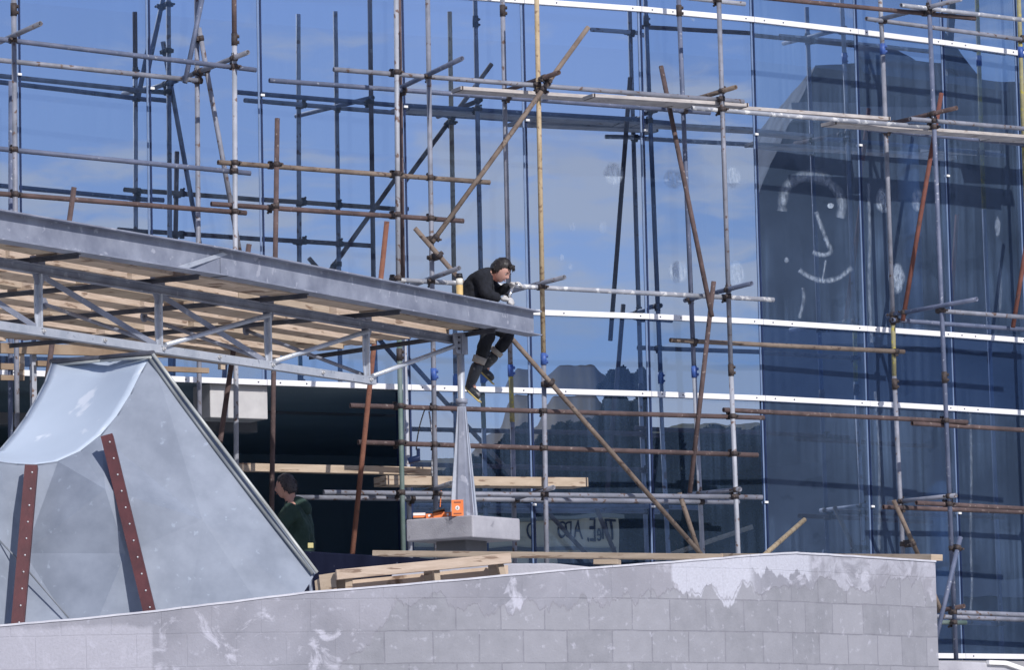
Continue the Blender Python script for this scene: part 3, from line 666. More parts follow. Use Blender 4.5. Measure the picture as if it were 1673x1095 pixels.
# cable and cord on the scaffold
def wire(name, pts, r, m_, label, cat='cable'):
    ps = [F(x, y, o) for x, y, o in pts]; sm = []
    for i in range(len(ps)-1):
        p0 = ps[max(i-1,0)]; p1 = ps[i]; p2 = ps[i+1]; p3 = ps[min(i+2,len(ps)-1)]
        for k in range(6):
            t = k/6; sm.append(.5*((2*p1)+(p2-p0)*t+(2*p0-5*p1+4*p2-p3)*t*t+(3*p1-p0-3*p2+p3)*t**3))
    sm.append(ps[-1]); o = MB().path(sm, r, 6).build(name, m_); return tag(o, label, cat)
wire('cable', [(695,666,1.0),(686,695,1.05),(681,722,1.0),(680,735,.95)], .007, BLACK, 'thin black cable hanging down from the rusty ledger to a dark tool')
wire('cable', [(701,672,.95),(707,720,.9),(706,770,.9),(712,800,.9),(722,812,.9)], .009, T['pale'], 'grey cable running down beside the standard left of the column')
wire('cord', [(721,802,1.0),(720,815,1.0),(719,829,1.0)], .006, ORG, 'short orange cord hanging above the orange boxes', 'cord')
tl = root('drill', F(678,750,.95), 'dark blue power tool resting on the timber of the lower lift', 'tool'); c = F(678,752,.95)
mb = MB(); mb.tube(c+Vector((-.07,0,-.01)), c+Vector((.05,0,.02)), .035, 12, hollow=False); mb.build('body', NAVY, tl, .004); mb = MB(); mb.box(c+Vector((.035,0,.05)), (.018,0,0),(0,.018,0),(0,0,.065)); mb.build('handle', NAVY, tl, .006)
# ------------------------------------------------------------------ galvanised hopper and channel struts
def YB_(x, y): return 29.7-(y-800)*.0014+(x-250)*.0006
def hop(name, pts, faces, m_, par, thick=.012, crease=True):
    mb = MB(); mb.add([AY(*p) for p in pts], faces); o = mb.build(name, m_, par)
    s = o.modifiers.new('sheet', 'SOLIDIFY'); s.thickness = thick; s.offset = 0; return o
HM = mat('spangled galvanised sheet', (.205,.235,.29), (.275,.31,.375), .6, .0, 3.5, (.30,.345,.42), .66, 16, .08, 12, spec=.25)
HM_LIT = mat('lit tone zinc sheet', (.50,.58,.68), (.57,.65,.75), .45, .0, .8, (.74,.79,.86), .62, 3, .05, 20, spec=.3)  # brighter colour paints the light caught by the up-facing sheet
hp = root('metal_hopper', AY(250,1000,29.0), 'large folded galvanised sheet metal hopper with a curved open face standing behind the block wall', 'hopper')
# curved front edge from apex down to left
crv = [(x, y, YB_(x, y)) for x, y in ((248,580),(231,610),(214,645),(192,680),(165,712),(132,738),(95,755),(60,760),(28,759),(-4,755),(-60,735))]
body = crv + [(x, y, YB_(x, y)+d) for x, y, d in ((517,935,.02),(489,980,-.04),(470,1062,-.05),(300,1062,-.02),(140,1062,.02),(-5,1062,0),(-110,1062,.1),(172,800,-.24),(205,905,-.12),(40,905,.14),(330,850,-.12))]
f = [(0,21,11),(21,12,11),(21,13,12),(0,1,21),(1,2,21),(2,3,21),(3,4,21),(4,18,21),(18,19,21),(19,14,21),(14,13,21),(4,5,18),(5,6,18),(6,20,18),(6,7,20),(7,8,20),(18,20,19),(19,15,14),(19,20,15),(20,16,15),(8,9,20),(9,16,20),(9,10,16),(10,17,16)]
hop('body_sheet', body, f, HM, hp)
left = [(x, y, YB_(x, y)+d) for x, y, d in ((86,590,1.3),(74,625,1.15),(58,655,1.0),(42,682,.85),(22,710,.7),(-2,738,.55),(-30,745,.45),(-45,742,.35),(-50,740,.25),(-55,738,.15),(-62,735,.05))]
vs = []; fs = []; ncol = 12
for i, (a, b) in enumerate(zip(crv, left)):
    for k in range(ncol+1):
        t = k/ncol; sag = math.sin(math.pi*t)*.10*(1-i/len(crv)*.6)
        p = AY(a[0]*(1-t)+b[0]*t, a[1]*(1-t)+b[1]*t + (9*math.exp(-((t-.42)/.13)**2)*math.exp(-i*1.1) ), a[2]*(1-t)+b[2]*t + sag)
        vs.append(p)
for i in range(len(crv)-1):
    for k in range(ncol): fs.append((i*(ncol+1)+k, i*(ncol+1)+k+1, (i+1)*(ncol+1)+k+1, (i+1)*(ncol+1)+k))
mb = MB(); mb.add(vs, fs, True); o = mb.build('curved_sheet', HM_LIT, hp); s = o.modifiers.new('sheet','SOLIDIFY'); s.thickness = .01; s.offset = 0
RIM = mat('zinc folded rim', (.42,.44,.42), (.52,.53,.50), .5, .2, 6)
def rim(pts, r, m_=RIM, nm='rim'):
    MB().path([AY(*p) for p in pts], r, 10).build(nm, m_, hp)
rim([(x,y,YB_(x,y)-.04) for x,y in ((250,579),(300,648),(360,727),(440,832),(518,936))], .012)
rim([(x,y,YB_(x,y)-.025) for x,y in ((246,588),(295,657),(355,738),(435,842),(511,938))], .012, mat('dark zinc hem', (.20,.22,.23), (.25,.27,.28), .6, .2, 5), 'hem')  # darker band inside the light rim
rim([(84,591,YB_(84,591)+1.3),(165,585,YB_(165,585)+.65),(250,577,YB_(250,577)-.03)], .02, DSTEEL, 'lip'); rim([(86,597,YB_(84,591)+1.28),(165,590,YB_(165,585)+.6),(246,584,YB_(250,577)-.06)], .010, RIM, 'lip_fold')
rim([(a,b,c-.004) for a,b,c in crv[:-1]], .006, HM, 'edge_seam'); rim([(a,b,c-.01) for a,b,c in left[0:6]], .008, HM, 'edge_seam')
rim([(x,y,YB_(x,y)-.015) for x,y in ((-6,878),(45,932),(112,1010))], .006, mat('dark seam line', (.20,.22,.25)), 'sheet_seam')  # thin darker line along the sheet seam
for q, (a, b, wd) in enumerate((((51,760,YB_(51,760)-.12),(26,1050,YB_(26,1050)-.16),.095),((174,711,YB_(174,711)-.25),(256,1050,YB_(256,1050)-.25),.09))):
    p0 = AY(*a); p1 = AY(*b); p1 = p0+(p1-p0)*1.35
    r = root('channel_strut', p1, ('shorter oxblood steel channel with rivets at the left edge, leaning on the hopper','longer oxblood steel channel with rivets leaning on the middle of the hopper')[q], 'strut', 'oxblood channels leaning on the hopper')
    d = (p1-p0).normalized(); sx = d.cross(Vector((0,1,0))).normalized(); nn = d.cross(sx)
    if nn.y > 0: nn = -nn
    mb = MB(); m_ = (p0+p1)/2; h = d*((p1-p0).length/2)
    mb.box(m_, h, sx*(wd*.42), nn*.004)
    for s in (-1, 1): mb.box(m_+sx*s*wd*.42-nn*.025, h, sx*.004, nn*.03)
    ch = mb.build('channel', REDOX, r)
    L_ = (p1-p0).length; k = 0
    while .06+k*.125 < L_:
        c = p0+d*(.06+k*.125)+sx*wd*.12; MB().ball(c+nn*.007, .0075, 8).build('rivet', BOLT, ch); k += 1
# ------------------------------------------------------------------ foreground block wall
def wall_mat(uo):
    m = bpy.data.materials.new('concrete blockwork'); m.use_nodes = True; nt = m.node_tree; N = nt.nodes; L = nt.links; b = N['Principled BSDF']; b.inputs['Roughness'].default_value = .92
    uv = N.new('ShaderNodeUVMap'); uv.uv_map = 'UVMap'
    br = N.new('ShaderNodeTexBrick'); br.inputs['Scale'].default_value = 1; br.inputs['Brick Width'].default_value = .30; br.inputs['Row Height'].default_value = .1975; br.inputs['Mortar Size'].default_value = .005
    br.inputs['Mortar Smooth'].default_value = .4; br.inputs['Color1'].default_value = (.22,.225,.25,1); br.inputs['Color2'].default_value = (.305,.307,.34,1); br.inputs['Mortar'].default_value = (.18,.18,.21,1); br.inputs['Bias'].default_value = -.1
    dn = N.new('ShaderNodeTexNoise'); dn.inputs['Scale'].default_value = 6; L.new(uv.outputs[0], dn.inputs['Vector'])
    dm = N.new('ShaderNodeVectorMath'); dm.operation = 'MULTIPLY_ADD'; dm.inputs[1].default_value = (.012,.012,0); L.new(dn.outputs['Color'], dm.inputs[0]); L.new(uv.outputs[0], dm.inputs[2]); L.new(dm.outputs[0], br.inputs['Vector'])
    def noise_(sc_, det=6, rough=.6, dist=0):
        n = N.new('ShaderNodeTexNoise'); n.inputs['Scale'].default_value = sc_; n.inputs['Detail'].default_value = det; n.inputs['Roughness'].default_value = rough; n.inputs['Distortion'].default_value = dist; L.new(uv.outputs[0], n.inputs['Vector']); return n.outputs['Fac']
    def mr(src, a, b_, c=0, d=1):
        r = N.new('ShaderNodeMapRange'); r.inputs[1].default_value = a; r.inputs[2].default_value = b_; r.inputs[3].default_value = c; r.inputs[4].default_value = d; L.new(src, r.inputs[0]); return r.outputs[0]
    def mix(f_, a, b_, mode='MIX'):
        x = N.new('ShaderNodeMix'); x.data_type = 'RGBA'; x.blend_type = mode
        if isinstance(f_, (int, float)): x.inputs['Factor'].default_value = f_
        else: L.new(f_, x.inputs['Factor'])
        for s, v in (('A', a), ('B', b_)):
            if isinstance(v, tuple): x.inputs[s].default_value = (*v, 1)
            else: L.new(v, x.inputs[s])
        return x.outputs['Result']
    sp = N.new('ShaderNodeSeparateXYZ'); L.new(uv.outputs[0], sp.inputs[0])
    # render coat: above an irregular line, dripping
    mp = N.new('ShaderNodeMapping'); mp.inputs['Scale'].default_value = (9, 2.2, 1); L.new(uv.outputs[0], mp.inputs[0]); nd = N.new('ShaderNodeTexNoise'); nd.inputs['Scale'].default_value = 1; nd.inputs['Detail'].default_value = 5; L.new(mp.outputs[0], nd.inputs['Vector'])
    def math_(op, a, b_):
        x = N.new('ShaderNodeMath'); x.operation = op
        for k, v in enumerate((a, b_)):
            if isinstance(v, (int, float)): x.inputs[k].default_value = v
            else: L.new(v, x.inputs[k])
        return x.outputs[0]
    hgt = math_('ADD', sp.outputs[1], mr(nd.outputs['Fac'], .3, .7, -.075, .075))
    nlow = N.new('ShaderNodeTexNoise'); nlow.inputs['Scale'].default_value = 1.3; nlow.inputs['Detail'].default_value = 2; L.new(uv.outputs[0], nlow.inputs['Vector'])
    lim = mr(sp.outputs[0], uo(640), uo(1450), 2.90, 3.09)
    lim = math_('ADD', lim, mr(nlow.outputs['Fac'], .35, .65, -.06, .05))
    lim = math_('SUBTRACT', lim, mr(sp.outputs[0], uo(430), uo(640), .9, 0))      # the coat covers the blocks at the left
    # one brush of white plaster with its own drips
    def band_(a, b_): return math_('MULTIPLY', mr(sp.outputs[0], a, a+.02), mr(sp.outputs[0], b_, b_+.05, 1, 0))
    wpatch = math_('MULTIPLY', band_(uo(1096), uo(1225)), mr(math_('ADD', sp.outputs[1], mr(nd.outputs['Fac'], .3, .7, -.10, .10)), 2.985, 2.997))
    wpatch2 = math_('MULTIPLY', band_(uo(1225), uo(1320)), mr(math_('ADD', sp.outputs[1], mr(nd.outputs['Fac'], .3, .7, -.08, .08)), 3.13, 3.14))
    wpatch = math_('MAXIMUM', wpatch, wpatch2)
    lpanel = math_('MULTIPLY', mr(sp.outputs[0], uo(246), uo(250), 1, 0), mr(math_('ADD', sp.outputs[1], mr(nd.outputs['Fac'], .3, .7, -.012, .012)), 2.80, 2.825, 1, 0))
    coat = mr(math_('SUBTRACT', hgt, lim), 0, .012)
    edge = mr(math_('ABSOLUTE', math_('SUBTRACT', hgt, math_('ADD', lim, .006)), 0), 0, .012, .55, 0)
    plaster = mix(mr(noise_(2.2, 7, .6, .4), .35, .65), (.225,.23,.265), (.335,.337,.385))
    plaster = mix(mr(noise_(5, 7, .65, .8), .56, .64), plaster, (.50,.50,.57))
    plaster = mix(mr(noise_(3.1, 7, .7), .62, .68), plaster, (.24,.235,.27))
    blocks = mix(mr(noise_(9, 6), .3, .7, 0, .5), br.outputs['Color'], (.35,.352,.39))
    tone = mr(noise_(.9, 4, .6), .35, .65, 0, 1)
    plaster = mix(math_('MULTIPLY', tone, .45), plaster, (.30,.29,.32))
    plaster = mix(math_('MULTIPLY', lpanel, .75), plaster, (.45,.445,.50))
    c = mix(coat, blocks, plaster); c = mix(math_('MULTIPLY', wpatch, .8), c, (.56,.57,.64)); c = mix(math_('MULTIPLY', math_('MULTIPLY', band_(uo(1320), uo(1530)), math_('MULTIPLY', coat, mr(noise_(4, 6, .65, .6), .42, .52))), .55), c, (.50,.505,.57))
    spk = mr(noise_(140, 2, .5), .70, .74, 0, .7); c = mix(spk, c, (.16,.155,.17)); c = mix(edge, c, (.27,.265,.30))
    c = mix(mr(noise_(60, 3), .35, .7, 0, .30), c, (.28,.275,.30))
    c = mix(mr(noise_(16, 5), .60, .72, 0, .6), c, (.48,.48,.55))
    L.new(c, b.inputs['Base Color'])
    bp = N.new('ShaderNodeBump'); bp.inputs['Strength'].default_value = .5; bp.inputs['Distance'].default_value = .010
    hsum = math_('ADD', math_('MULTIPLY', noise_(70, 4), .5), math_('ADD', math_('MULTIPLY', coat, .6), math_('MULTIPLY', math_('SUBTRACT', 1, br.outputs['Fac']), .5)))
    L.new(hsum, bp.inputs['Height']); L.new(bp.outputs[0], b.inputs['Normal']); return m
TOP = [(-260,1046),(-100,1031),(0,1022),(130,1011),(255,998),(380,983),(500,968),(660,955),(825,940),(912,932),(1000,925),(1150,914),(1240,906),(1300,903),(1335,905),(1420,910),(1528,917)]
def wy(x):
    pts = sorted(FRW)
    for (a, ya), (b, yb) in zip(pts, pts[1:]):
        if a <= x <= b:
            t = (x-a)/(b-a); t = t*t*(3-2*t)*.3+t*.7; return ya+(yb-ya)*t
    return pts[0][1] if x < pts[0][0] else pts[-1][1]
def ribbon(name, label, cat, top, yfun, thick, zbot, m_, rimm, par_loc=None, rimr=.012):
    pts = [];  n_ = 6
    for (x0,y0),(x1,y1) in zip(top, top[1:]):
        for k in range(n_): t = k/n_; pts.append((x0+(x1-x0)*t, y0+(y1-y0)*t))
    pts.append(top[-1]); P = [AY(x, y, yfun(x)) for x, y in pts]
    for i in range(1, len(P)-1): P[i].z += rnd.uniform(-.0012, .0012)
    nrm = []
    for i in range(len(P)):
        d = P[min(i+1,len(P)-1)]-P[max(i-1,0)]; nv = Vector((-d.y, d.x, 0)).normalized(); nrm.append(nv if nv.y > 0 else -nv)
    vs = []; u = [0]
    for i in range(1, len(P)): u.append(u[-1]+math.hypot(P[i].x-P[i-1].x, P[i].y-P[i-1].y))
    for i, p in enumerate(P):
        b_ = p + nrm[i]*thick; vs += [Vector((p.x,p.y,zbot)), p-Zv*.012, p+nrm[i]*.008, b_, Vector((b_.x,b_.y,zbot))]
    fs = []
    for i in range(len(P)-1):
        for k in range(4): fs.append((i*5+k, (i+1)*5+k, (i+1)*5+k+1, i*5+k+1))
    L5 = (len(P)-1)*5; fs += [(0,1,2,3,4), (L5+4,L5+3,L5+2,L5+1,L5)]
    r = root(name, (P[0].x,P[0].y,zbot) if not par_loc else par_loc, label, cat)
    mb = MB(); mb.add(vs, fs); o = mb.build('wall_body', m_, r)
    ul = o.data.uv_layers.new(name='UVMap'); loc = wl(r)
    for poly in o.data.polygons:
        for li in poly.loop_indices:
            vi = o.data.loops[li].vertex_index; i = vi//5; k = vi % 5
            du = (.2 if (i == len(P)-1 and k >= 3) else 0)
            ul.data[li].uv = (u[i]+du, o.data.vertices[vi].co.z+loc.z)
    return r, P
def u_of(px):
    u = 0; pr = None; x = -260.
    while x <= px:
        p = AY(x, 950, wy(x))
        if pr is not None: u += math.hypot(p.x-pr.x, p.y-pr.y)
        pr = p; x += 2
    return u
WM = wall_mat(u_of)
wr, WP = ribbon('block_wall', 'curved grey concrete block wall with patchy render along the foreground', 'wall', TOP, wy, .215, 0, WM, None)
mb = MB(); 
for i in range(0, len(WP)-1): mb.bar(WP[i]+Vector((0,.004,-.003)), WP[i+1]+Vector((0,.004,-.003)), .02, .012)
mb.build('sunlit_arris', mat('painted sunlit edge', (.48,.48,.53), (.60,.60,.64), .9, 0, 9), wr)  # pale strip paints the sun catching the wall's top edge
# inner wall and low painted parapet behind
ribbon('inner_wall', 'low concrete upstand seen behind the timber frame and above the block wall', 'wall', [(640,925),(840,921),(905,921),(965,927),(1060,936)], lambda x: 31.5, .2, TERR-.1, CONC, None)
PAR = mat('navy bitumen paint', (.004,.006,.018), (.009,.012,.030), .8, 0, 6, (.30,.34,.42), .66, 9, .1, 40, (1,1,.25), spec=.1)
ribbon('painted_parapet', 'low dark navy painted parapet with white drips beside the green jacket man', 'parapet', [(380,896),(517,902),(560,905),(640,909),(700,913),(830,917)], lambda x: 37.0, .15, TERR-.1, PAR, None)
ribbon('low_wall', 'low grey wall with white edge below the scaffold at bottom right corner', 'wall', [(1524,1080),(1600,1083),(1640,1084),(1673,1093),(1720,1105)], lambda x: 30.8+(x-1524)*.004, .3, 0, CONC, None)
mb = MB(); pr = [AY(x,y,30.8+(x-1524)*.004-.02) for x,y in ((1614,1083),(1642,1084),(1668,1093),(1700,1102))]
for a,b in zip(pr,pr[1:]): mb.bar(a,b,.03,.03)
tag(mb.build('kerb_edging', WHT), 'white edging strip on the low wall at bottom right corner', 'edging')
# thin plank along the terrace edge
def plank_px(x0,y0,x1,y1,yd0,yd1,w_,th,m_,label,name='timber_plank'):
    a = AY(x0,y0,yd0); b = AY(x1,y1,yd1); r = root(name, (a+b)/2, label, 'timber'); MB().bar(a,b,w_,th).build('plank', m_, r, .003); return r
plank_px(619,905,1190,911,33.5,32.0,.20,.042,WOODL,'long weathered brown plank lying level behind the timber frame')
plank_px(1186,910,1531,911.5,31.98,30.4,.12,.045,WOODL,'fresh timber plank resting on the end of the block wall')
plank_px(972,919,1012,919,31.6,31.55,.10,.035,WOODL,'short timber offcut packed under the long plank','timber_offcut')
plank_px(503,892,512,892,37.2,37.2,.04,.045,mat('yellow board',(.62,.55,.25)),'small yellow block on the parapet beside the hopper edge','timber_offcut')
# formwork frame
def fw(): 
    yd = 27.6
    r = root('formwork_frame', AY(690,960,yd), 'pale timber formwork panel frame lying on its side on the block wall', 'formwork')
    P = lambda x,y,dy=0: AY(x,y,yd+dy-(x-690)*-.0008)
    def ln(nm,a,b,w_,h_,m_,dy=0,dy2=None):
        MB().bar(P(*a,dy), P(*b,dy if dy2 is None else dy2), w_, h_).build(nm, m_, r, .003)
    ln('rail',(549,940),(834,912.5),.05,.065,WOOD)
    ln('rail',(556,990),(836,958),.045,.06,WOODL,.02)
    ln('rib',(570,944),(570,984),.05,.045,WOODL,.03); ln('rib',(712,932),(716,972),.05,.04,WOODL,.03); ln('rib',(816,920),(826,960),.05,.04,WOODL,.03)
    for x0, x1, y in ((549,570,945),(692,710,933),(797,815,922)):
        mb = MB(); mb.prism([P(x0,y,.10),P(x1,y-2,.06),P(x1+3,y+42,.06),P(x0+3,y+42,.10)], Vector((0,.03,0))); mb.build('rib_side', WOODL, r)
    mb = MB(); mb.prism([P(560,950,.16),P(830,924,.16),P(832,975,.16),P(562,1000,.16)], Vector((0,.018,0))); mb.build('ply_face', PLY, r)
    mb = MB(); mb.prism([P(521,940,.08),P(548,936,.05),P(552,985,.05),P(527,990,.08)], Vector((0,.04,0))); mb.build('end_board', WOODL, r)
    mb = MB(); mb.prism([P(514,950,.12),P(524,944,.10),P(528,990,.10),P(518,990,.12)], Vector((0,.04,0))); mb.build('end_board', WOODL, r)
fw()
# timber lagging at left below the deck
lr = root('timber_rack', F(60,620,.5), 'rough timber frame of battens under the left end of the deck by the dark bays', 'timber frame')
for (x0,y0,x1,y1,h_) in ((-40,568,330,578,.10),(-40,598,38,600,.06),(-40,617,38,618,.05),(60,594,340,606,.05)):
    MB().bar(F(x0,y0,.55),F(x1,y1,.55),.05,h_).build('batten', mat('old batten', (.22,.15,.095), (.34,.25,.17), .85, 0, 4), lr)
MB().bar(F(33,575,.52),F(33,622,.52),.045,.07).build('post', WOODL, lr); MB().bar(F(362,585,.6),F(362,604,.6),.045,.06).build('post', WOODL, lr)
MB().bar(F(54,575,.45),F(55,700,.45),.05,.05).build('steel_post', T['pale'], lr)
# ------------------------------------------------------------------ people
def eval_mesh(ob):
    dg = bpy.context.evaluated_depsgraph_get(); dg.update(); me = bpy.data.meshes.new_from_object(ob.evaluated_get(dg)); return me
def skin(nodes, edges, sub=2):
    me = bpy.data.meshes.new('sk'); me.from_pydata([Vector(n[0]) for n in nodes], edges, []); ob = bpy.data.objects.new('sk', me); col.objects.link(ob)
    bm = bmesh.new(); bm.from_mesh(me); ly = bm.verts.layers.skin.verify(); bm.verts.ensure_lookup_table()
    for i, v in enumerate(bm.verts):
        r = nodes[i][1]; r = (r, r) if isinstance(r, (int, float)) else r; v[ly].radius = r; v[ly].use_root = (i == 0)
    bm.to_mesh(me); bm.free()
    ob.modifiers.new('s', 'SKIN'); m = ob.modifiers.new('u', 'SUBSURF'); m.levels = sub; m.render_levels = sub
    r = eval_mesh(ob); bpy.data.objects.remove(ob); return r
def merge(meshes, voxel=0, name='body', m_=None, par=None, sm=0):
    bm = bmesh.new()
    for me in meshes: bm.from_mesh(me)
    me = bpy.data.meshes.new(name); bm.to_mesh(me); bm.free()
    if voxel:
        ob = bpy.data.objects.new('r', me); col.objects.link(ob); r = ob.modifiers.new('r','REMESH'); r.mode = 'VOXEL'; r.voxel_size = voxel
        s = ob.modifiers.new('s','SMOOTH'); s.iterations = 3+sm; s.factor = .5
        me2 = eval_mesh(ob); bpy.data.objects.remove(ob); me = me2; me.name = name
    for p in me.polygons: p.use_smooth = True
    me.materials.clear(); me.materials.append(m_)
    if par: me.transform(Matrix.Translation(-wl(par)))
    o = bpy.data.objects.new(name, me); col.objects.link(o); o.parent = par; return o
def head(c, fwd, up, s=1.0):
    fwd = Vector(fwd).normalized(); up = Vector(up); up = (up-fwd*up.dot(fwd)).normalized(); rt = fwd.cross(up); c = Vector(c)
    mb = MB(); n, m = 40, 28
    for j in range(m+1):
        th = math.pi*j/m
        for i in range(n):
            ph = 2*math.pi*i/n; x = math.sin(th)*math.sin(ph); y = math.sin(th)*math.cos(ph); z = math.cos(th)
            X = x*.076; Yy = y*.095; Zz = z*.115
            if z < 0: X *= 1+.30*z*(1 if y > -.2 else .4); Yy = Yy*(1+.10*z) + (.014*(-z) if y > 0 else .02*z)
            if y > 0:
                g = lambda zx, zz, w1, w2: math.exp(-((x-zx)/w1)**2-((z-zz)/w2)**2)
                Yy += .024*g(0,-.18,.13,.16) + .012*g(0,-.05,.10,.2)          # nose
                Yy -= .010*(g(.34,.02,.18,.12)+g(-.34,.02,.18,.12))            # sockets
                Yy += .006*(g(.32,.20,.28,.09)+g(-.32,.20,.28,.09))            # brow
                Yy += .007*g(0,-.46,.24,.07) - .006*g(0,-.52,.22,.03) + .006*g(0,-.58,.22,.06) + .010*g(0,-.82,.3,.14)
            mb.v.append(c+(rt*X+fwd*Yy+up*Zz)*s)
    for j in range(m):
        for i in range(n): mb.f.append((j*n+i,(j+1)*n+i,(j+1)*n+(i+1)%n,j*n+(i+1)%n))
    for sd_ in (-1, 1):
        mb.ball(c+(rt*.074*sd_-fwd*.004-up*.008)*s, .011*s, 10, (1,1,2.2))
    me = bpy.data.meshes.new('h'); me.from_pydata(mb.v, [], mb.f); return me, rt, fwd, up
def face_bits(c, rt, fwd, up, par, s=1.0):
    EYE = mat('eye white', (.45,.40,.38)); BR_ = mat('dark brow', (.03,.02,.018)); LIP = mat('lips', (.42,.17,.15))
    for sd_ in (-1, 1):
        e = c+(rt*.028*sd_+fwd*.082+up*.002)*s
        o = MB().ball(e-fwd*.004*s, .0095*s, 12).build('eye', EYE, par); MB().ball(e+fwd*.001*s, .0065*s, 10).build('iris', BR_, o)
        MB().bar(e+(up*.021+fwd*.010-rt*.014)*s, e+(up*.021+fwd*.010+rt*.014)*s, .006*s, .006*s).build('eyebrow', BR_, par)
    a = c+(fwd*.0995-up*.058)*s
    MB().ball(a, .018*s, 12, (.8,.35,.25) if abs(rt.x) > .5 else (.45,1,.32)).build('lips', LIP, par)
def hair(c, rt, fwd, up, par, m_, s=1.0, back=.0, fringe=.35, length=-.2, seed=1):
    r_ = random.Random(seed); mb = MB(); n, m = 44, 30; vs = []
    for j in range(m+1):
        th = math.pi*j/m
        for i in range(n):
            ph = 2*math.pi*i/n; x = math.sin(th)*math.sin(ph); y = math.sin(th)*math.cos(ph); z = math.cos(th)
            th_ = fringe if y > .42 else (length+(fringe-length)*max(0,(y+.05)/.47)**1.3 if y > -.05 else length-.25*(y < -.3))
            dep = min(1, max(0, (z-th_)/.30)); k = .985+.085*dep+(.05*noise.noise(Vector((x*5+seed,y*5,z*3)))+.03*noise.noise(Vector((x*14,y*14,z*5))))*dep
            vs.append((c+(rt*x*.079*k+fwd*(y*.098*k-.004)+up*z*.118*k)*s, x, y, z))
    keep = lambda v: v[3] > (fringe if v[2] > .42 else (length + (fringe-length)*max(0, (v[2]+.05)/.47)**1.3 if v[2] > -.05 else length - .25*(v[2] < -.3)))
    mb.v = [v[0] for v in vs]
    for j in range(m):
        for i in range(n):
            q = (j*n+i,(j+1)*n+i,(j+1)*n+(i+1)%n,j*n+(i+1)%n)
            if sum(keep(vs[t]) for t in q) >= 2: mb.f.append(q); mb.smooth.add(len(mb.f)-1)
    o = mb.build('hair', m_, par); s_ = o.modifiers.new('t','SOLIDIFY'); s_.thickness = .004*s; s_.offset = -1
    # loose locks
    lk = MB()
    for k in range(70):
        v = r_.choice([v for v in vs if keep(v) and v[3] < .98]); p = v[0]; dn = (up*-1 + (fwd*v[2]+rt*v[1])*.5).normalized()
        q = p+dn*r_.uniform(.015,.035)*s+Vector((r_.uniform(-1,1),r_.uniform(-1,1),r_.uniform(-1,1)))*.006
        lk.tube(p, q, .006*s, 5, r2=.001, hollow=False)
    lk.build('hair_lock', m_, o)['kind'] = 'stuff'
def hand(wr_, dirv, palmn, par_nodes=None, r=.010, curl=.9, side=1):
    # returns nodes, edges of a skinned hand: palm plus five bent fingers
    d = Vector(dirv).normalized(); n = Vector(palmn); n = (n-d*n.dot(d)).normalized(); s = d.cross(n)*side
    out = [skin([(wr_, (.026,.02)), (wr_+d*.045, (.036,.018)), (wr_+d*.085, (.038,.016))], [(0,1),(1,2)], 1)]
    for k, L_ in enumerate((.070,.080,.075,.060)):
        b = wr_+d*.075+s*(.030-.020*k); a0 = .25*curl; p = [b]; dd = d
        for q, f_ in enumerate((.45,.3,.25)):
            ang = curl*(.35+.55*q); dd = (d*math.cos(ang)+n*math.sin(ang)).normalized(); p.append(p[-1]+dd*L_*f_)
        out.append(skin([(p[0],r*1.1),(p[1],r),(p[2],r*.95),(p[3],r*.8)], [(0,1),(1,2),(2,3)], 1))
    t0 = wr_+d*.025+s*.03; t1 = t0+(s*.6+d*.6+n*.3).normalized()*.035; t2 = t1+(d*.7+n*.6+s*.1).normalized()*.03
    out.append(skin([(t0,r*1.3),(t1,r*1.15),(t2,r*.9)], [(0,1),(1,2)], 1)); return out
SKIN = mat('skin', (.50,.27,.21), (.58,.33,.26), .55, 0, 18); SKIN2 = mat('tanned skin', (.55,.30,.23), (.62,.36,.28), .6, 0, 18)
HAIR1 = mat('dark brown hair', (.010,.008,.008), (.026,.019,.017), .5, 0, 60, stretch=(1,1,3)); HAIR2 = mat('greying brown hair', (.035,.030,.034), (.075,.065,.07), .6, 0, 60)
KNIT = mat('black knitted jumper', (.008,.009,.013), (.016,.018,.026), .95, 0, 30, bump=.6, bscale=180); TRS = mat('black work trousers', (.008,.009,.012), (.018,.02,.028), .9, 0, 8, bump=.5, bscale=30)
BOOT = mat('muddy rubber boot', (.02,.024,.032), (.05,.055,.065), .4, 0, 12, (.16,.16,.17), .6, 18); CUFF = mat('turned boot lining', (.30,.27,.24), (.42,.38,.33), .9, 0, 20); SOLE = mat('yellow boot sole', (.50,.40,.16))
GLV = mat('pale work glove', (.46,.45,.44), (.62,.60,.58), .85, 0, 25, bump=.3); GRN = mat('dark green hooded jacket', (.020,.045,.036), (.034,.068,.056), .9, 0, 7, bump=.5, bscale=25)
def fold(o, st, sc_):
    t = bpy.data.textures.new('folds', 'CLOUDS'); t.noise_scale = sc_; t.noise_depth = 2
    m = o.modifiers.new('folds', 'DISPLACE'); m.texture = t; m.strength = st; m.mid_level = .5
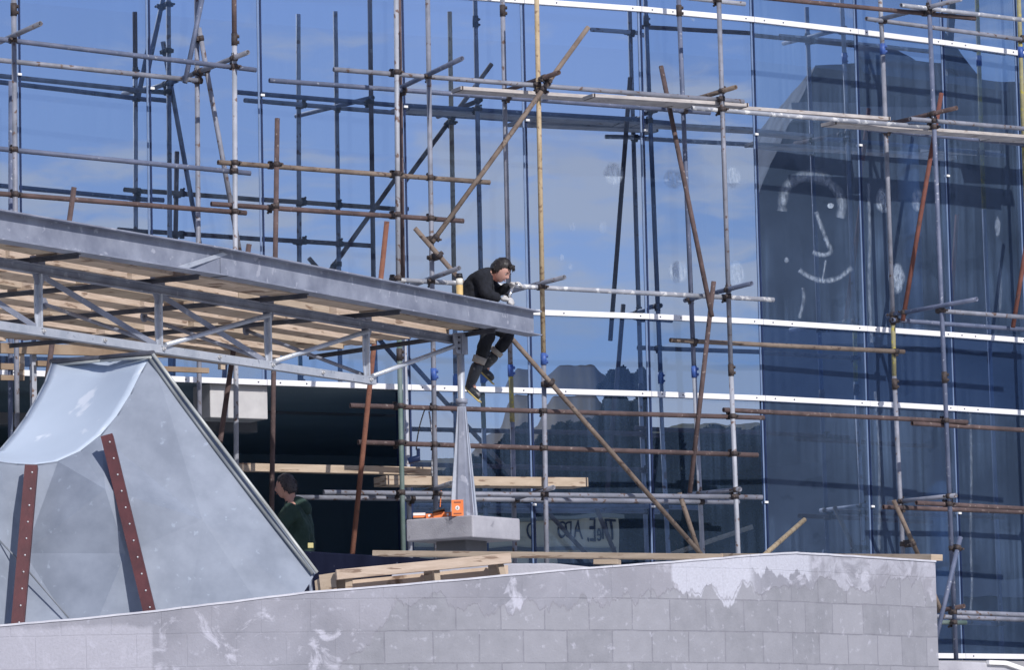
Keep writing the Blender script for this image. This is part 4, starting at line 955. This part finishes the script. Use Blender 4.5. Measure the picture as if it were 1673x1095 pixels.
def person1():
    yd = CY+.55
    P = lambda x, y, dy=0: AY(x, y, yd+dy)
    r = root('person', P(790,545), 'person in black jumper and rubber boots sitting on the beam end with a tool', 'person')
    pel = P(779,512); sp1 = P(778,496); sp2 = P(781,474); ch = P(787,454); nk = P(801,446); hc = P(818,441.5, -.02)
    fwd = Vector((.72,-.36,-.60)).normalized(); up = Vector((.40,-.12,.9)).normalized()
    hL, hR = P(783,516,-.09), P(785,514,.10); kL, kR = P(799,544,-.16), P(833,549,.10); aL, aR = P(769,627,-.12), P(792,598,.14)
    tL, tR = P(786,644,-.16), P(807,613,.12)
    sL, sR = P(788,452,-.17), P(792,452,.17); eL, eR = P(797,484,-.24), P(814,478,.20); wL, wR = P(818,488,-.20), P(831,466,.06)
    # continuous body
    nodes = [(pel,(.14,.12)),(sp1,(.13,.11)),(sp2,(.13,.11)),(ch,(.13,.10)),(nk,.055),(hc,.06),(hL,.09),(kL,.065),(aL,.035),(aL.lerp(tL,.5),.02),(hR,.09),(kR,.065),(aR,.035),(aR.lerp(tR,.5),.02),(sL,.055),(eL,.042),(wL,.028),(sR,.055),(eR,.042),(wR,.028)]
    ed = [(0,1),(1,2),(2,3),(3,4),(4,5),(0,6),(6,7),(7,8),(8,9),(0,10),(10,11),(11,12),(12,13),(3,14),(14,15),(15,16),(3,17),(17,18),(18,19)]
    hm, rt, fw_, up_ = head(hc, fwd, up, 1.0)
    hL_ = hand(wL, (.75,.1,-.15), (.1,.6,-.6)); hR_ = hand(wR, (.9,-.2,.1), (.1,-.3,-1), side=-1)
    body = merge([skin(nodes, ed), hm]+hL_+hR_, .007, 'body', SKIN, r)
    face_bits(hc, rt, fw_, up_, r); hair(hc, rt, fw_, up_, r, HAIR1, 1.0, fringe=.40, length=-.55, seed=3)
    # forelock
    mb = MB(); rr = random.Random(4)
    for k in range(30):
        a = hc+fw_*(.066+rr.uniform(-.01,.012))+up_*(.098+rr.uniform(-.01,.010))+rt*rr.uniform(-.05,.05); b = a+fw_*rr.uniform(.025,.045)-up_*rr.uniform(.02,.045)+rt*rr.uniform(-.012,.012); mb.tube(a,b,.006,5,r2=.0015,hollow=False)
    mb.build('forelock', HAIR1, r)
    jm_ = merge([skin([(sp1+Zv*-.10,(.175,.17)),(sp1,(.175,.17)),(sp2,(.19,.175)),(ch,(.17,.15)),(nk-up_*.03,.066),(sL,.082),(eL,.066),(wL,.040),(sR,.082),(eR,.066),(wR,.040)],
        [(0,1),(1,2),(2,3),(3,4),(3,5),(5,6),(6,7),(3,8),(8,9),(9,10)])], .009, 'jumper', KNIT, r)
    tr_ = merge([skin([(pel,(.165,.15)),(hL,.105),(hL.lerp(kL,.5),.092),(kL,.076),(kL.lerp(aL,.55),.068),(hR,.105),(hR.lerp(kR,.5),.092),(kR,.076),(kR.lerp(aR,.55),.064)],
        [(0,1),(1,2),(2,3),(3,4),(0,5),(5,6),(6,7),(7,8)])], .009, 'trousers', TRS, r)
    fold(jm_, .035, .10); fold(tr_, .030, .09)
    for k, a, t in ((kL,aL,tL),(kR,aR,tR)):
        d = (a-k).normalized(); top = k.lerp(a,.55); b0 = a+d*.03
        tf = (t-a); tf = (tf-Zv*0).normalized()
        bt = merge([skin([(top,.072),(k.lerp(a,.8),.062),(a,.052),(b0+d*.02,.048),(b0+tf*.07+d*.005,(.052,.046)),(b0+tf*.16+d*.008,(.046,.040))],[(0,1),(1,2),(2,3),(3,4),(4,5)])], .008, 'boot', BOOT, r)
        MB().tube(k.lerp(a,.47), k.lerp(a,.60), .067, 20, r2=.064, hollow=False).build('boot_cuff', CUFF, bt)
        sn = d.cross(tf).normalized(); sn2 = tf.cross(sn).normalized()
        if sn2.dot(d) < 0: sn2 = -sn2
        c = b0+tf*.06+sn2*.034; mb = MB(); mb.box(c, tf*.125, sn*.042, sn2*.007); mb.build('boot_sole', SOLE if k is kR or True else BOOT, bt, .006)
    for w_, hd in ((wL, hL_),(wR, hR_)):
        g = merge(hd, .006, 'glove', GLV, r, 0)
        s = g.modifiers.new('d','DISPLACE'); s.strength = .006; s.mid_level = 0
    # bright steel podger tube in the hands
    a = P(838,468,.0); b = P(831,486,-.08); o = root('box_spanner', b, 'bright steel tube spanner held in the seated person\'s gloved hands', 'tool'); MB().tube(a, b, .014, 12).build('shaft', mat('polished steel', (.65,.65,.66), (.75,.75,.76), .2, .8), o); MB().tube(a, a+Vector((.07,-.02,.01)), .011, 10).build('cross_bar', MATS['polished steel'], o)
person1()
def person2():
    yd = 40.9
    P = lambda x, y, dy=0: AY(x, y, yd+dy)
    hc = P(467,795); fz = hc.z-.115-1.50 
    r = root('person', Vector((hc.x, yd, TERR)), 'person with greying hair and dark green hooded jacket seen in profile beside the hopper', 'person')
    fwd = Vector((-.97,.22,-.12)); up = Vector((-.08,0,1))
    nk = P(476,818); ch = P(484,842); sp = P(486,880); pel = P(487,925); sd_ = Vector((.25,.97,0))
    leg = TERR+.07
    sL, sR = ch-sd_*.17+Zv*.04, ch+sd_*.17+Zv*.04; eL = P(462,880)-sd_*.2; eR = P(466,868)+sd_*.2; wL = P(446,850,-.2); wR = P(440,842,.1)
    kL = Vector((pel.x-.05, pel.y-.1, (pel.z+leg)/2)); kR = kL+Vector((.03,.2,0)); aL = Vector((pel.x, pel.y-.1, leg)); aR = aL+Vector((.02,.2,0))
    hm, rt, fw_, up_ = head(hc, fwd, up, 1.0)
    nodes = [(pel,(.15,.12)),(sp,(.14,.11)),(ch,(.15,.11)),(nk,.058),(hc,.06),(pel-sd_*.09-Zv*.08,.09),(kL,.07),(aL,.05),(aL+Vector((-.13,0,-.03)),.04),(pel+sd_*.09-Zv*.08,.09),(kR,.07),(aR,.05),(aR+Vector((-.13,0,-.03)),.04),(sL,.055),(eL,.042),(wL,.03),(sR,.055),(eR,.042),(wR,.03)]
    ed = [(0,1),(1,2),(2,3),(3,4),(0,5),(5,6),(6,7),(7,8),(0,9),(9,10),(10,11),(11,12),(2,13),(13,14),(14,15),(2,16),(16,17),(17,18)]
    hl = hand(wL, (-.5,.2,.8), (-1,.3,.1)); hr = hand(wR, (-.5,.0,.8), (-1,-.3,.1), side=-1)
    merge([skin(nodes, ed), hm]+hl+hr, .007, 'body', SKIN2, r)
    face_bits(hc, rt, fw_, up_, r); hair(hc, rt, fw_, up_, r, HAIR2, 1.0, fringe=.48, length=-.45, seed=9)
    jk = merge([skin([(pel-Zv*.02,(.20,.19)),(sp,(.19,.18)),(ch,(.185,.155)),(nk+Vector((.02,0,-.01)),.085),(sL,.10),(eL,.08),(wL,.048),(sR,.10),(eR,.075),(wR,.048)],
        [(0,1),(1,2),(2,3),(2,4),(4,5),(5,6),(2,7),(7,8),(8,9)])], .01, 'jacket', GRN, r)
    fold(jk, .045, .11)
    hd = merge([skin([(P(474,822),.085),(P(488,824),.09),(P(499,832),.085),(P(505,842),.05)],[(0,1),(1,2),(2,3)])], .01, 'hood', GRN, r)
    merge([skin([(pel-Zv*.02,(.17,.15)),(pel-sd_*.09-Zv*.08,.115),(kL,.09),(aL,.065),(pel+sd_*.09-Zv*.08,.115),(kR,.09),(aR,.065)],[(0,1),(1,2),(2,3),(0,4),(4,5),(5,6)])], .01, 'trousers', TRS, r)
    for a in (aL,aR):
        merge([skin([(a+Zv*.04,.06),(a-Zv*.02,.055),(a+Vector((-.15,0,-.025)),.045)],[(0,1),(1,2)])], .009, 'boot', BOOT, r)
person2()
# ------------------------------------------------------------------ dried wash marks on the glass
SM = {}
def blob(cx, cy, rx, ry, al=.6, n=40, seed=0, noisy=.12):
    i = panel_of(cx, cy); n_ = pnorm(i); vs = [F(cx, cy, .006)]; A = [al]
    for ring, f_ in ((.75, .9), (1.0, 0)):
        for k in range(n):
            a = 2*math.pi*k/n; q = 1+noisy*noise.noise(Vector((math.cos(a)*1.5+seed, math.sin(a)*1.5, seed)))
            vs.append(onplane(cx+rx*ring*q*math.cos(a), cy+ry*ring*q*math.sin(a), F(cx,cy,.006), n_)); A.append(al*f_)
    fs = [(0,1+k,1+(k+1)%n) for k in range(n)]+[(1+k,1+n+k,1+n+(k+1)%n,1+(k+1)%n) for k in range(n)]
    SM.setdefault(i, []).append((vs, fs, A))
def stroke(pts, w_, al=.8):
    i = panel_of(*pts[len(pts)//2][:2]); n_ = pnorm(i); P0 = F(*pts[0][:2], .0075); vs = []; A = []; sm = []
    for k in range(len(pts)-1):
        p0 = pts[max(k-1,0)]; p1 = pts[k]; p2 = pts[k+1]; p3 = pts[min(k+2,len(pts)-1)]
        for t in [j/6 for j in range(6)]:
            sm.append(tuple(.5*((2*p1[c])+(p2[c]-p0[c])*t+(2*p0[c]-5*p1[c]+4*p2[c]-p3[c])*t*t+(3*p1[c]-p0[c]-3*p2[c]+p3[c])*t**3) for c in (0,1)))
    sm.append(pts[-1][:2]); N_ = len(sm)
    for k, (x, y) in enumerate(sm):
        a = sm[max(k-1,0)]; b = sm[min(k+1,N_-1)]; dx, dy = b[0]-a[0], b[1]-a[1]; L_ = math.hypot(dx,dy) or 1; nx, ny = -dy/L_, dx/L_
        ww = w_*(1+.25*noise.noise(Vector((x*.15,y*.15,0))))
        for o_, f_ in ((-1.15,0),(-.25,.9),(.35,1),(1.1,0)): vs.append(onplane(x+nx*ww*o_, y+ny*ww*o_, P0, n_)); A.append(al*f_)
    fs = [(k*4+q,k*4+q+1,(k+1)*4+q+1,(k+1)*4+q) for k in range(N_-1) for q in range(3)]
    SM.setdefault(i, []).append((vs, fs, A))
for a in ((1443,327,13,22,.75),(1500,327,12,20,.55),(1464,455,15,27,.8),(1003,284,17,20,.75),(1101,292,17,18,.7),(1197,290,13,18,.65),(1108,444,16,20,.9),(1202,448,14,22,.6),(935,371,5,7,.4),(985,372,7,12,.3),(632,885-0,0.1,0.1,0),(918,421,4,6,.5),(932,436,4,5,.4),(1630,370,5,18,.4),(1634,470,4,40,.25),(1285,425,4,5,.5),(1357,336,6,5,.95)):
    if a[4] > 0: blob(*a, seed=a[0])
stroke([(1278,345),(1282,312),(1300,292),(1325,290),(1350,297),(1368,312),(1376,335),(1372,356)], 8, .55)
stroke([(1290,300),(1315,286),(1340,287),(1356,296)], 9, .35)
stroke([(1333,346),(1341,368),(1350,392),(1357,408),(1353,415),(1340,416),(1328,412)], 3.8, .65)
stroke([(1306,441),(1322,452),(1345,459),(1370,454),(1392,437)], 4.2, .62)
stroke([(1349,425),(1346,445),(1343,460)], 1.6, .7); stroke([(1312,470),(1313,490),(1306,520)], 3, .4)
stroke([(1430,640),(1436,720),(1437,800),(1436,900)], 3, .3); stroke([(1585,670),(1587,760),(1586,880),(1588,960),(1585,1010)], 2.2, .35); stroke([(1419,300),(1421,380),(1420,470),(1424,560)], 3, .4)
stroke([(645,60),(655,90)], 2, .2); stroke([(330,560),(331,562)], 1, .1); stroke([(1125,25),(1135,33)], 3, .3)
for i, L_ in SM.items():
    for vs, fs, a_ in L_:
        mb = MB(); mb.add(vs, fs); o = mb.build('wash_mark', SMEAR, bld, fix=False); at = o.data.attributes.new('alpha', 'FLOAT', 'POINT')
        for k, v in enumerate(a_): at.data[k].value = v
# ------------------------------------------------------------------ what the glass mirrors: the country behind the camera
GX = F(1000,600,0)
def azel(az, el_px, xref, R):
    a = math.radians(az); e = (1343.5-.022*(xref-836)-el_px)/FPX; return Vector((GX.x+math.sin(a)*R, GX.y+math.cos(a)*R, F(xref,el_px,0).z+math.tan(e)*R))
def interp(tab, a):
    for (a0,v0),(a1,v1) in zip(tab, tab[1:]):
        if a0 <= a <= a1: t = (a-a0)/(a1-a0); t = t*t*(3-2*t); return v0+(v1-v0)*t
    return tab[0][1] if a < tab[0][0] else tab[-1][1]
HT = [(80,700),(112,690),(115,655),(117.5,660),(119,720),(122.5,760),(125.2,760),(126.4,660),(126.62,612),(126.75,599),(127.25,601),(127.42,615),(127.6,650),(128.2,700),(135,700),(160,720),(250,760)]
R_ = 330
def ttop(a): return azel(a, interp(TT, a), 950, 250).z + .30*noise.noise(Vector((a*5,0,7)))+.16*noise.noise(Vector((a*11,5,7)))+.05*noise.noise(Vector((a*30,2,7)))
mb = MB(); azs = [75+.25*k for k in range(int(38/.25))]+[113+.03*k for k in range(int(16/.03))]+[129+.25*k for k in range(480)]; rows_ = 8
for a in azs:
    y = interp(HT, a) ; top = azel(a, y, 950, R_)
    top.z += noise.noise(Vector((a*2.0,0,0)))*.3+noise.noise(Vector((a*8,3,0)))*.12
    for k in range(rows_):
        t = k/(rows_-1); rr = R_-150*(1-t)**1.0; p = Vector((GX.x+math.sin(math.radians(a))*rr, GX.y+math.cos(math.radians(a))*rr, 0)); p.z = top.z*(t**1.4) - (1 if k == 0 else 0); mb.v.append(p)
for i in range(len(azs)-1):
    for k in range(rows_-1): mb.f.append((i*rows_+k,(i+1)*rows_+k,(i+1)*rows_+k+1,i*rows_+k+1)); mb.smooth.add(len(mb.f)-1)
HILLM = mat('rough hillside', (.48,.34,.18), (.22,.19,.09), .95, 0, .035, (.26,.19,.13), .56, .02)
tag(mb.build('hill', HILLM), kind='structure')
# belt of trees below the hill
TT = [(80,760),(105,720),(114.3,672),(115.3,668),(116.6,674),(118,730),(122.5,775),(125.2,775),(125.8,640),(125.98,612),(126.05,612),(126.14,618),(126.25,611),(126.5,610),(126.68,634),(126.8,648),(127.3,650),(127.5,664),(128,700),(128.7,725),(140,730),(250,800)]
LEAF = mat('dark foliage', (.035,.05,.025), (.07,.09,.045), .9, 0, .12, (.12,.11,.06), .58, .15)
mb = MB(); rr2 = random.Random(5)
for k in range(42000):
    a = (rr2.uniform(125.5,129) if k % 2 else rr2.uniform(113.5,118)) if k % 8 else rr2.uniform(80,200); R2 = rr2.uniform(246.5,249.5)
    tp = ttop(a)-rr2.uniform(.10,.30)
    z = tp*(1-rr2.random()**3.2*.8); c = Vector((GX.x+math.sin(math.radians(a))*R2, GX.y+math.cos(math.radians(a))*R2, z)); s = rr2.uniform(.06,.15)
    ax = Vector((rr2.gauss(0,1),rr2.gauss(0,1),rr2.gauss(0,1))).normalized(); bx = ax.orthogonal().normalized(); cx = ax.cross(bx)
    mb.add([c+bx*s,c+cx*s,c-bx*s,c-cx*s,c+ax*s*.7], [(0,1,4),(1,2,4),(2,3,4),(3,0,4),(0,3,2,1)])
for i in range(len(azs)-1):
    for q, a in enumerate((azs[i], azs[i+1])):
        tp = ttop(a)-.10; p = Vector((GX.x+math.sin(math.radians(a))*250, GX.y+math.cos(math.radians(a))*250, 0)); mb.v += [p, p+Zv*tp]
    n = len(mb.v); mb.f.append((n-4,n-2,n-1,n-3))
o = mb.build('woodland', LEAF, fix=False); tag(o, 'far dark belt of trees mirrored low in the glass below the hill', 'woodland', kind='stuff')
# sign building
def ref_dir(px, py, R): return REF(px, py, R, TILT)
A = ref_dir(1008,842,75); B = ref_dir(872,842,75); d = (B-A); d.z = 0; d.normalize(); 
zt_ = A.z; C_ = A + d*6.5
YB = mat('cream painted wall', (.84,.72,.46), (.92,.82,.56), .8, 0, .8, (.60,.52,.32), .62, 1.5); DKL = mat('dark sign letters', (.03,.03,.035))
nrm = Vector((d.y,-d.x,0)); 
if nrm.dot(Vector((GX.x,GX.y,0))-Vector((A.x,A.y,0))) < 0: nrm = -nrm
sb = root('shop_building', Vector((A.x,A.y,0)), 'low cream shop building with dark sign letters mirrored at the foot of the glass', 'building')
mb = MB(); mb.prism([Vector((A.x,A.y,0)),Vector((C_.x,C_.y,0)),Vector((C_.x,C_.y,zt_-.12)),Vector((A.x,A.y,zt_-.12))], nrm*-9); mb.build('wall', YB, sb)
def on_s(s, z, o=0): return A*1.0 + d*s + nrm*o + Zv*(z-A.z)
mb = MB(); mb.prism([on_s(-.15,zt_-.12,.15),on_s(6.7,zt_-.12,.15),on_s(6.7,zt_,.15),on_s(-.15,zt_,.15)], nrm*-9.3); mb.build('parapet_coping', mat('coping green grey', (.33,.33,.24)), sb)
pxm = (d.length and 1)/1.0
spx = (B-A).length/136.; zpx = (A.z-ref_dir(1008,892,75).z)/50.
mb = MB(); zz = zt_-52*zpx; mb.prism([on_s(.1,zz,.02),on_s(6.5,zz,.02),on_s(6.5,zz-.10,.02),on_s(.1,zz-.10,.02)], nrm*.06); mb.build('string_course', mat('grey string course', (.25,.25,.22)), sb)
for s0 in (.6, 3.1, 5.0):
    mb = MB(); mb.prism([on_s(s0,0.6,.01),on_s(s0+1.2,0.6,.01),on_s(s0+1.2,zt_-1.1,.01),on_s(s0,zt_-1.1,.01)], nrm*.03); mb.build('shop_window', mat('dark shop glass', (.03,.04,.05), rough=.1), sb)
xh = -d if nrm.cross(Zv).dot(d) > 0 else d
xh = Zv.cross(nrm).normalized()        # reading direction for someone facing the wall
flip = 1 if xh.dot(d) > 0 else -1
for chs, xc, size, zc_ in (('T',992,1.0,20),('h',980,.85,20),('e',968,.75,24),('E',952,1.15,20),('.',938,1.2,20),('A',912,1.05,20),('D',884,1.0,20),('O',868,1.0,20)):
    s = (1008-xc)*spx; hh = 34*zpx
    text_mesh(chs, hh*1.28*size, frame_m(on_s(s, zt_-zc_*zpx-6*zpx, .03), xh, Zv) @ Matrix.Diagonal((.52,1,1,1)), DKL, sb, 'sign_letter', .02)
# dark concrete building with slanted flank and steel frame
RR = 34
A1 = REF(1245,300,RR); A2 = REF(1330,112,RR); A3 = REF(1410,98,RR); A4 = REF(1545,118,RR); A5 = REF(1673,135,RR)
u_ = (A5-A1); u_.z = 0; u_.normalize(); nn_ = Vector((u_.y,-u_.x,0))
if nn_.dot(Vector((A1.x-GX.x, A1.y-GX.y, 0))) < 0: nn_ = -nn_
def onB(P, z=None): 
    t = (P-A1).dot(u_); v = A1+u_*t; v.z = P.z if z is None else z; return v
tb_ = root('concrete_tower', onB(A3,0), 'dark concrete building with slanted flank and steel frame mirrored in the right hand panes', 'building')
s0 = onB(A1); s1 = onB(A2); sl = (s1-s0); foot = s0 - sl*(s0.z/sl.z)
e9 = onB(A5)+u_*12
vd_ = Vector((foot.x-GX.x, foot.y-GX.y, 0)).normalized()
mb = MB(); mb.prism([foot, s1, onB(A3), onB(A4), onB(A5), e9, Vector((e9.x,e9.y,0))], vd_*8); mb.build('wall', CONCD, tb_)
L_tot = (e9-s1).length
mb = MB(); 
for zf in (.36,.66,.93):
    z = s1.z*zf; a = foot+(s1-foot)*zf; mb.prism([Vector((a.x,a.y,z))-nn_*.0, Vector((e9.x,e9.y,z)), Vector((e9.x,e9.y,z+.35)), Vector((a.x,a.y,z+.35))], -nn_*.25)
mb.build('ledge', mat('paler concrete band', (.30,.31,.33), (.36,.37,.39), .9, 0, 1), tb_)
for k in range(6):
    a = s1+u_*(1.5+k*3.4); mb = MB(); mb.prism([a+Zv*(2.2-a.z), a+u_*1.5+Zv*(2.2-a.z), a+u_*1.5+Zv*(4.2-a.z), a+Zv*(4.2-a.z)], -nn_*.03); f_ = mb.build('window', mat('dim window', (.35,.38,.34), (.42,.45,.40), .5), tb_)
for k, t in enumerate((.22,.42,.8)):
    a = s1.lerp(e9, t); a = Vector((a.x,a.y,0))-nn_*.5; MB().tube(a, a+Zv*(s1.z*.93), .26, 20, hollow=False).build('pipe', mat('pale duct', (.42,.45,.48), (.5,.52,.55), .5), tb_)
b0_ = onB(REF(1600,120,RR)); 
q_ = [(1555,140,1608,-20),(1600,90,1570,140),(1610,-20,1680,160),(1600,60,1640,20)]
tw = root('steel_trestle', onB(REF(1600,130,RR)), 'steel A frame trestle standing on the dark building, mirrored at top right', 'trestle')
zb_ = onB(A4).z-.1
for (x0,y0,x1,y1) in ((1562,128,1606,0),(1606,0,1690,128),(1585,60,1660,60),(1562,128,1562,-60),(1640,128,1640,-60)):
    a = onB(REF(x0,y0,RR))+nn_*3; b = onB(REF(x1,y1,RR))+nn_*3; thick_ = .34 if x0 != x1 and y0 != y1 else .12
    if y0 == 128: a.z = zb_
    MB().bar(a, b, thick_, thick_).build('leg' if y0 != y1 else 'cross_beam', DSTEEL, tw)
# dome tank
dm = onB(REF(1480,100,RR)); o = MB(); dcen = Vector((dm.x,dm.y,dm.z-.9))+nn_*4; o.ball(dcen, 1.9, 28); dd = o.build('roof_dome', CONCD); tag(dd, 'rounded dark roof dome on the concrete building mirrored near top right', 'dome')
# bare tree
tr = REF(1212,700,60,TILT); bt = root('bare_tree', Vector((tr.x,tr.y,0)), 'leafless winter tree whose fine twigs are mirrored low in the fifth pane', 'tree')
rt3 = random.Random(11); BK = mat('bark', (.05,.042,.036), (.09,.075,.06), .9, 0, 3); tk = MB(); tw_ = MB()
def grow(p, d, L_, r, lv):
    q = p+d*L_; (tk if lv < 2 else tw_).tube(p, q, r, 7 if lv < 3 else 4, r2=r*.65, hollow=False)
    if lv >= 5: return
    for k in range(3 if lv else 5):
        nd = (d+Vector((rt3.gauss(0,.42),rt3.gauss(0,.42),rt3.gauss(.12,.25)))).normalized(); grow(p+d*L_*rt3.uniform(.55,1), nd, L_*rt3.uniform(.6,.8), r*.58, lv+1)
grow(Vector((tr.x,tr.y,0)), Vector((0,0,1)), 2.6, .13, 0)
tk.build('trunk', BK, bt); tw_.build('twigs', BK, bt)
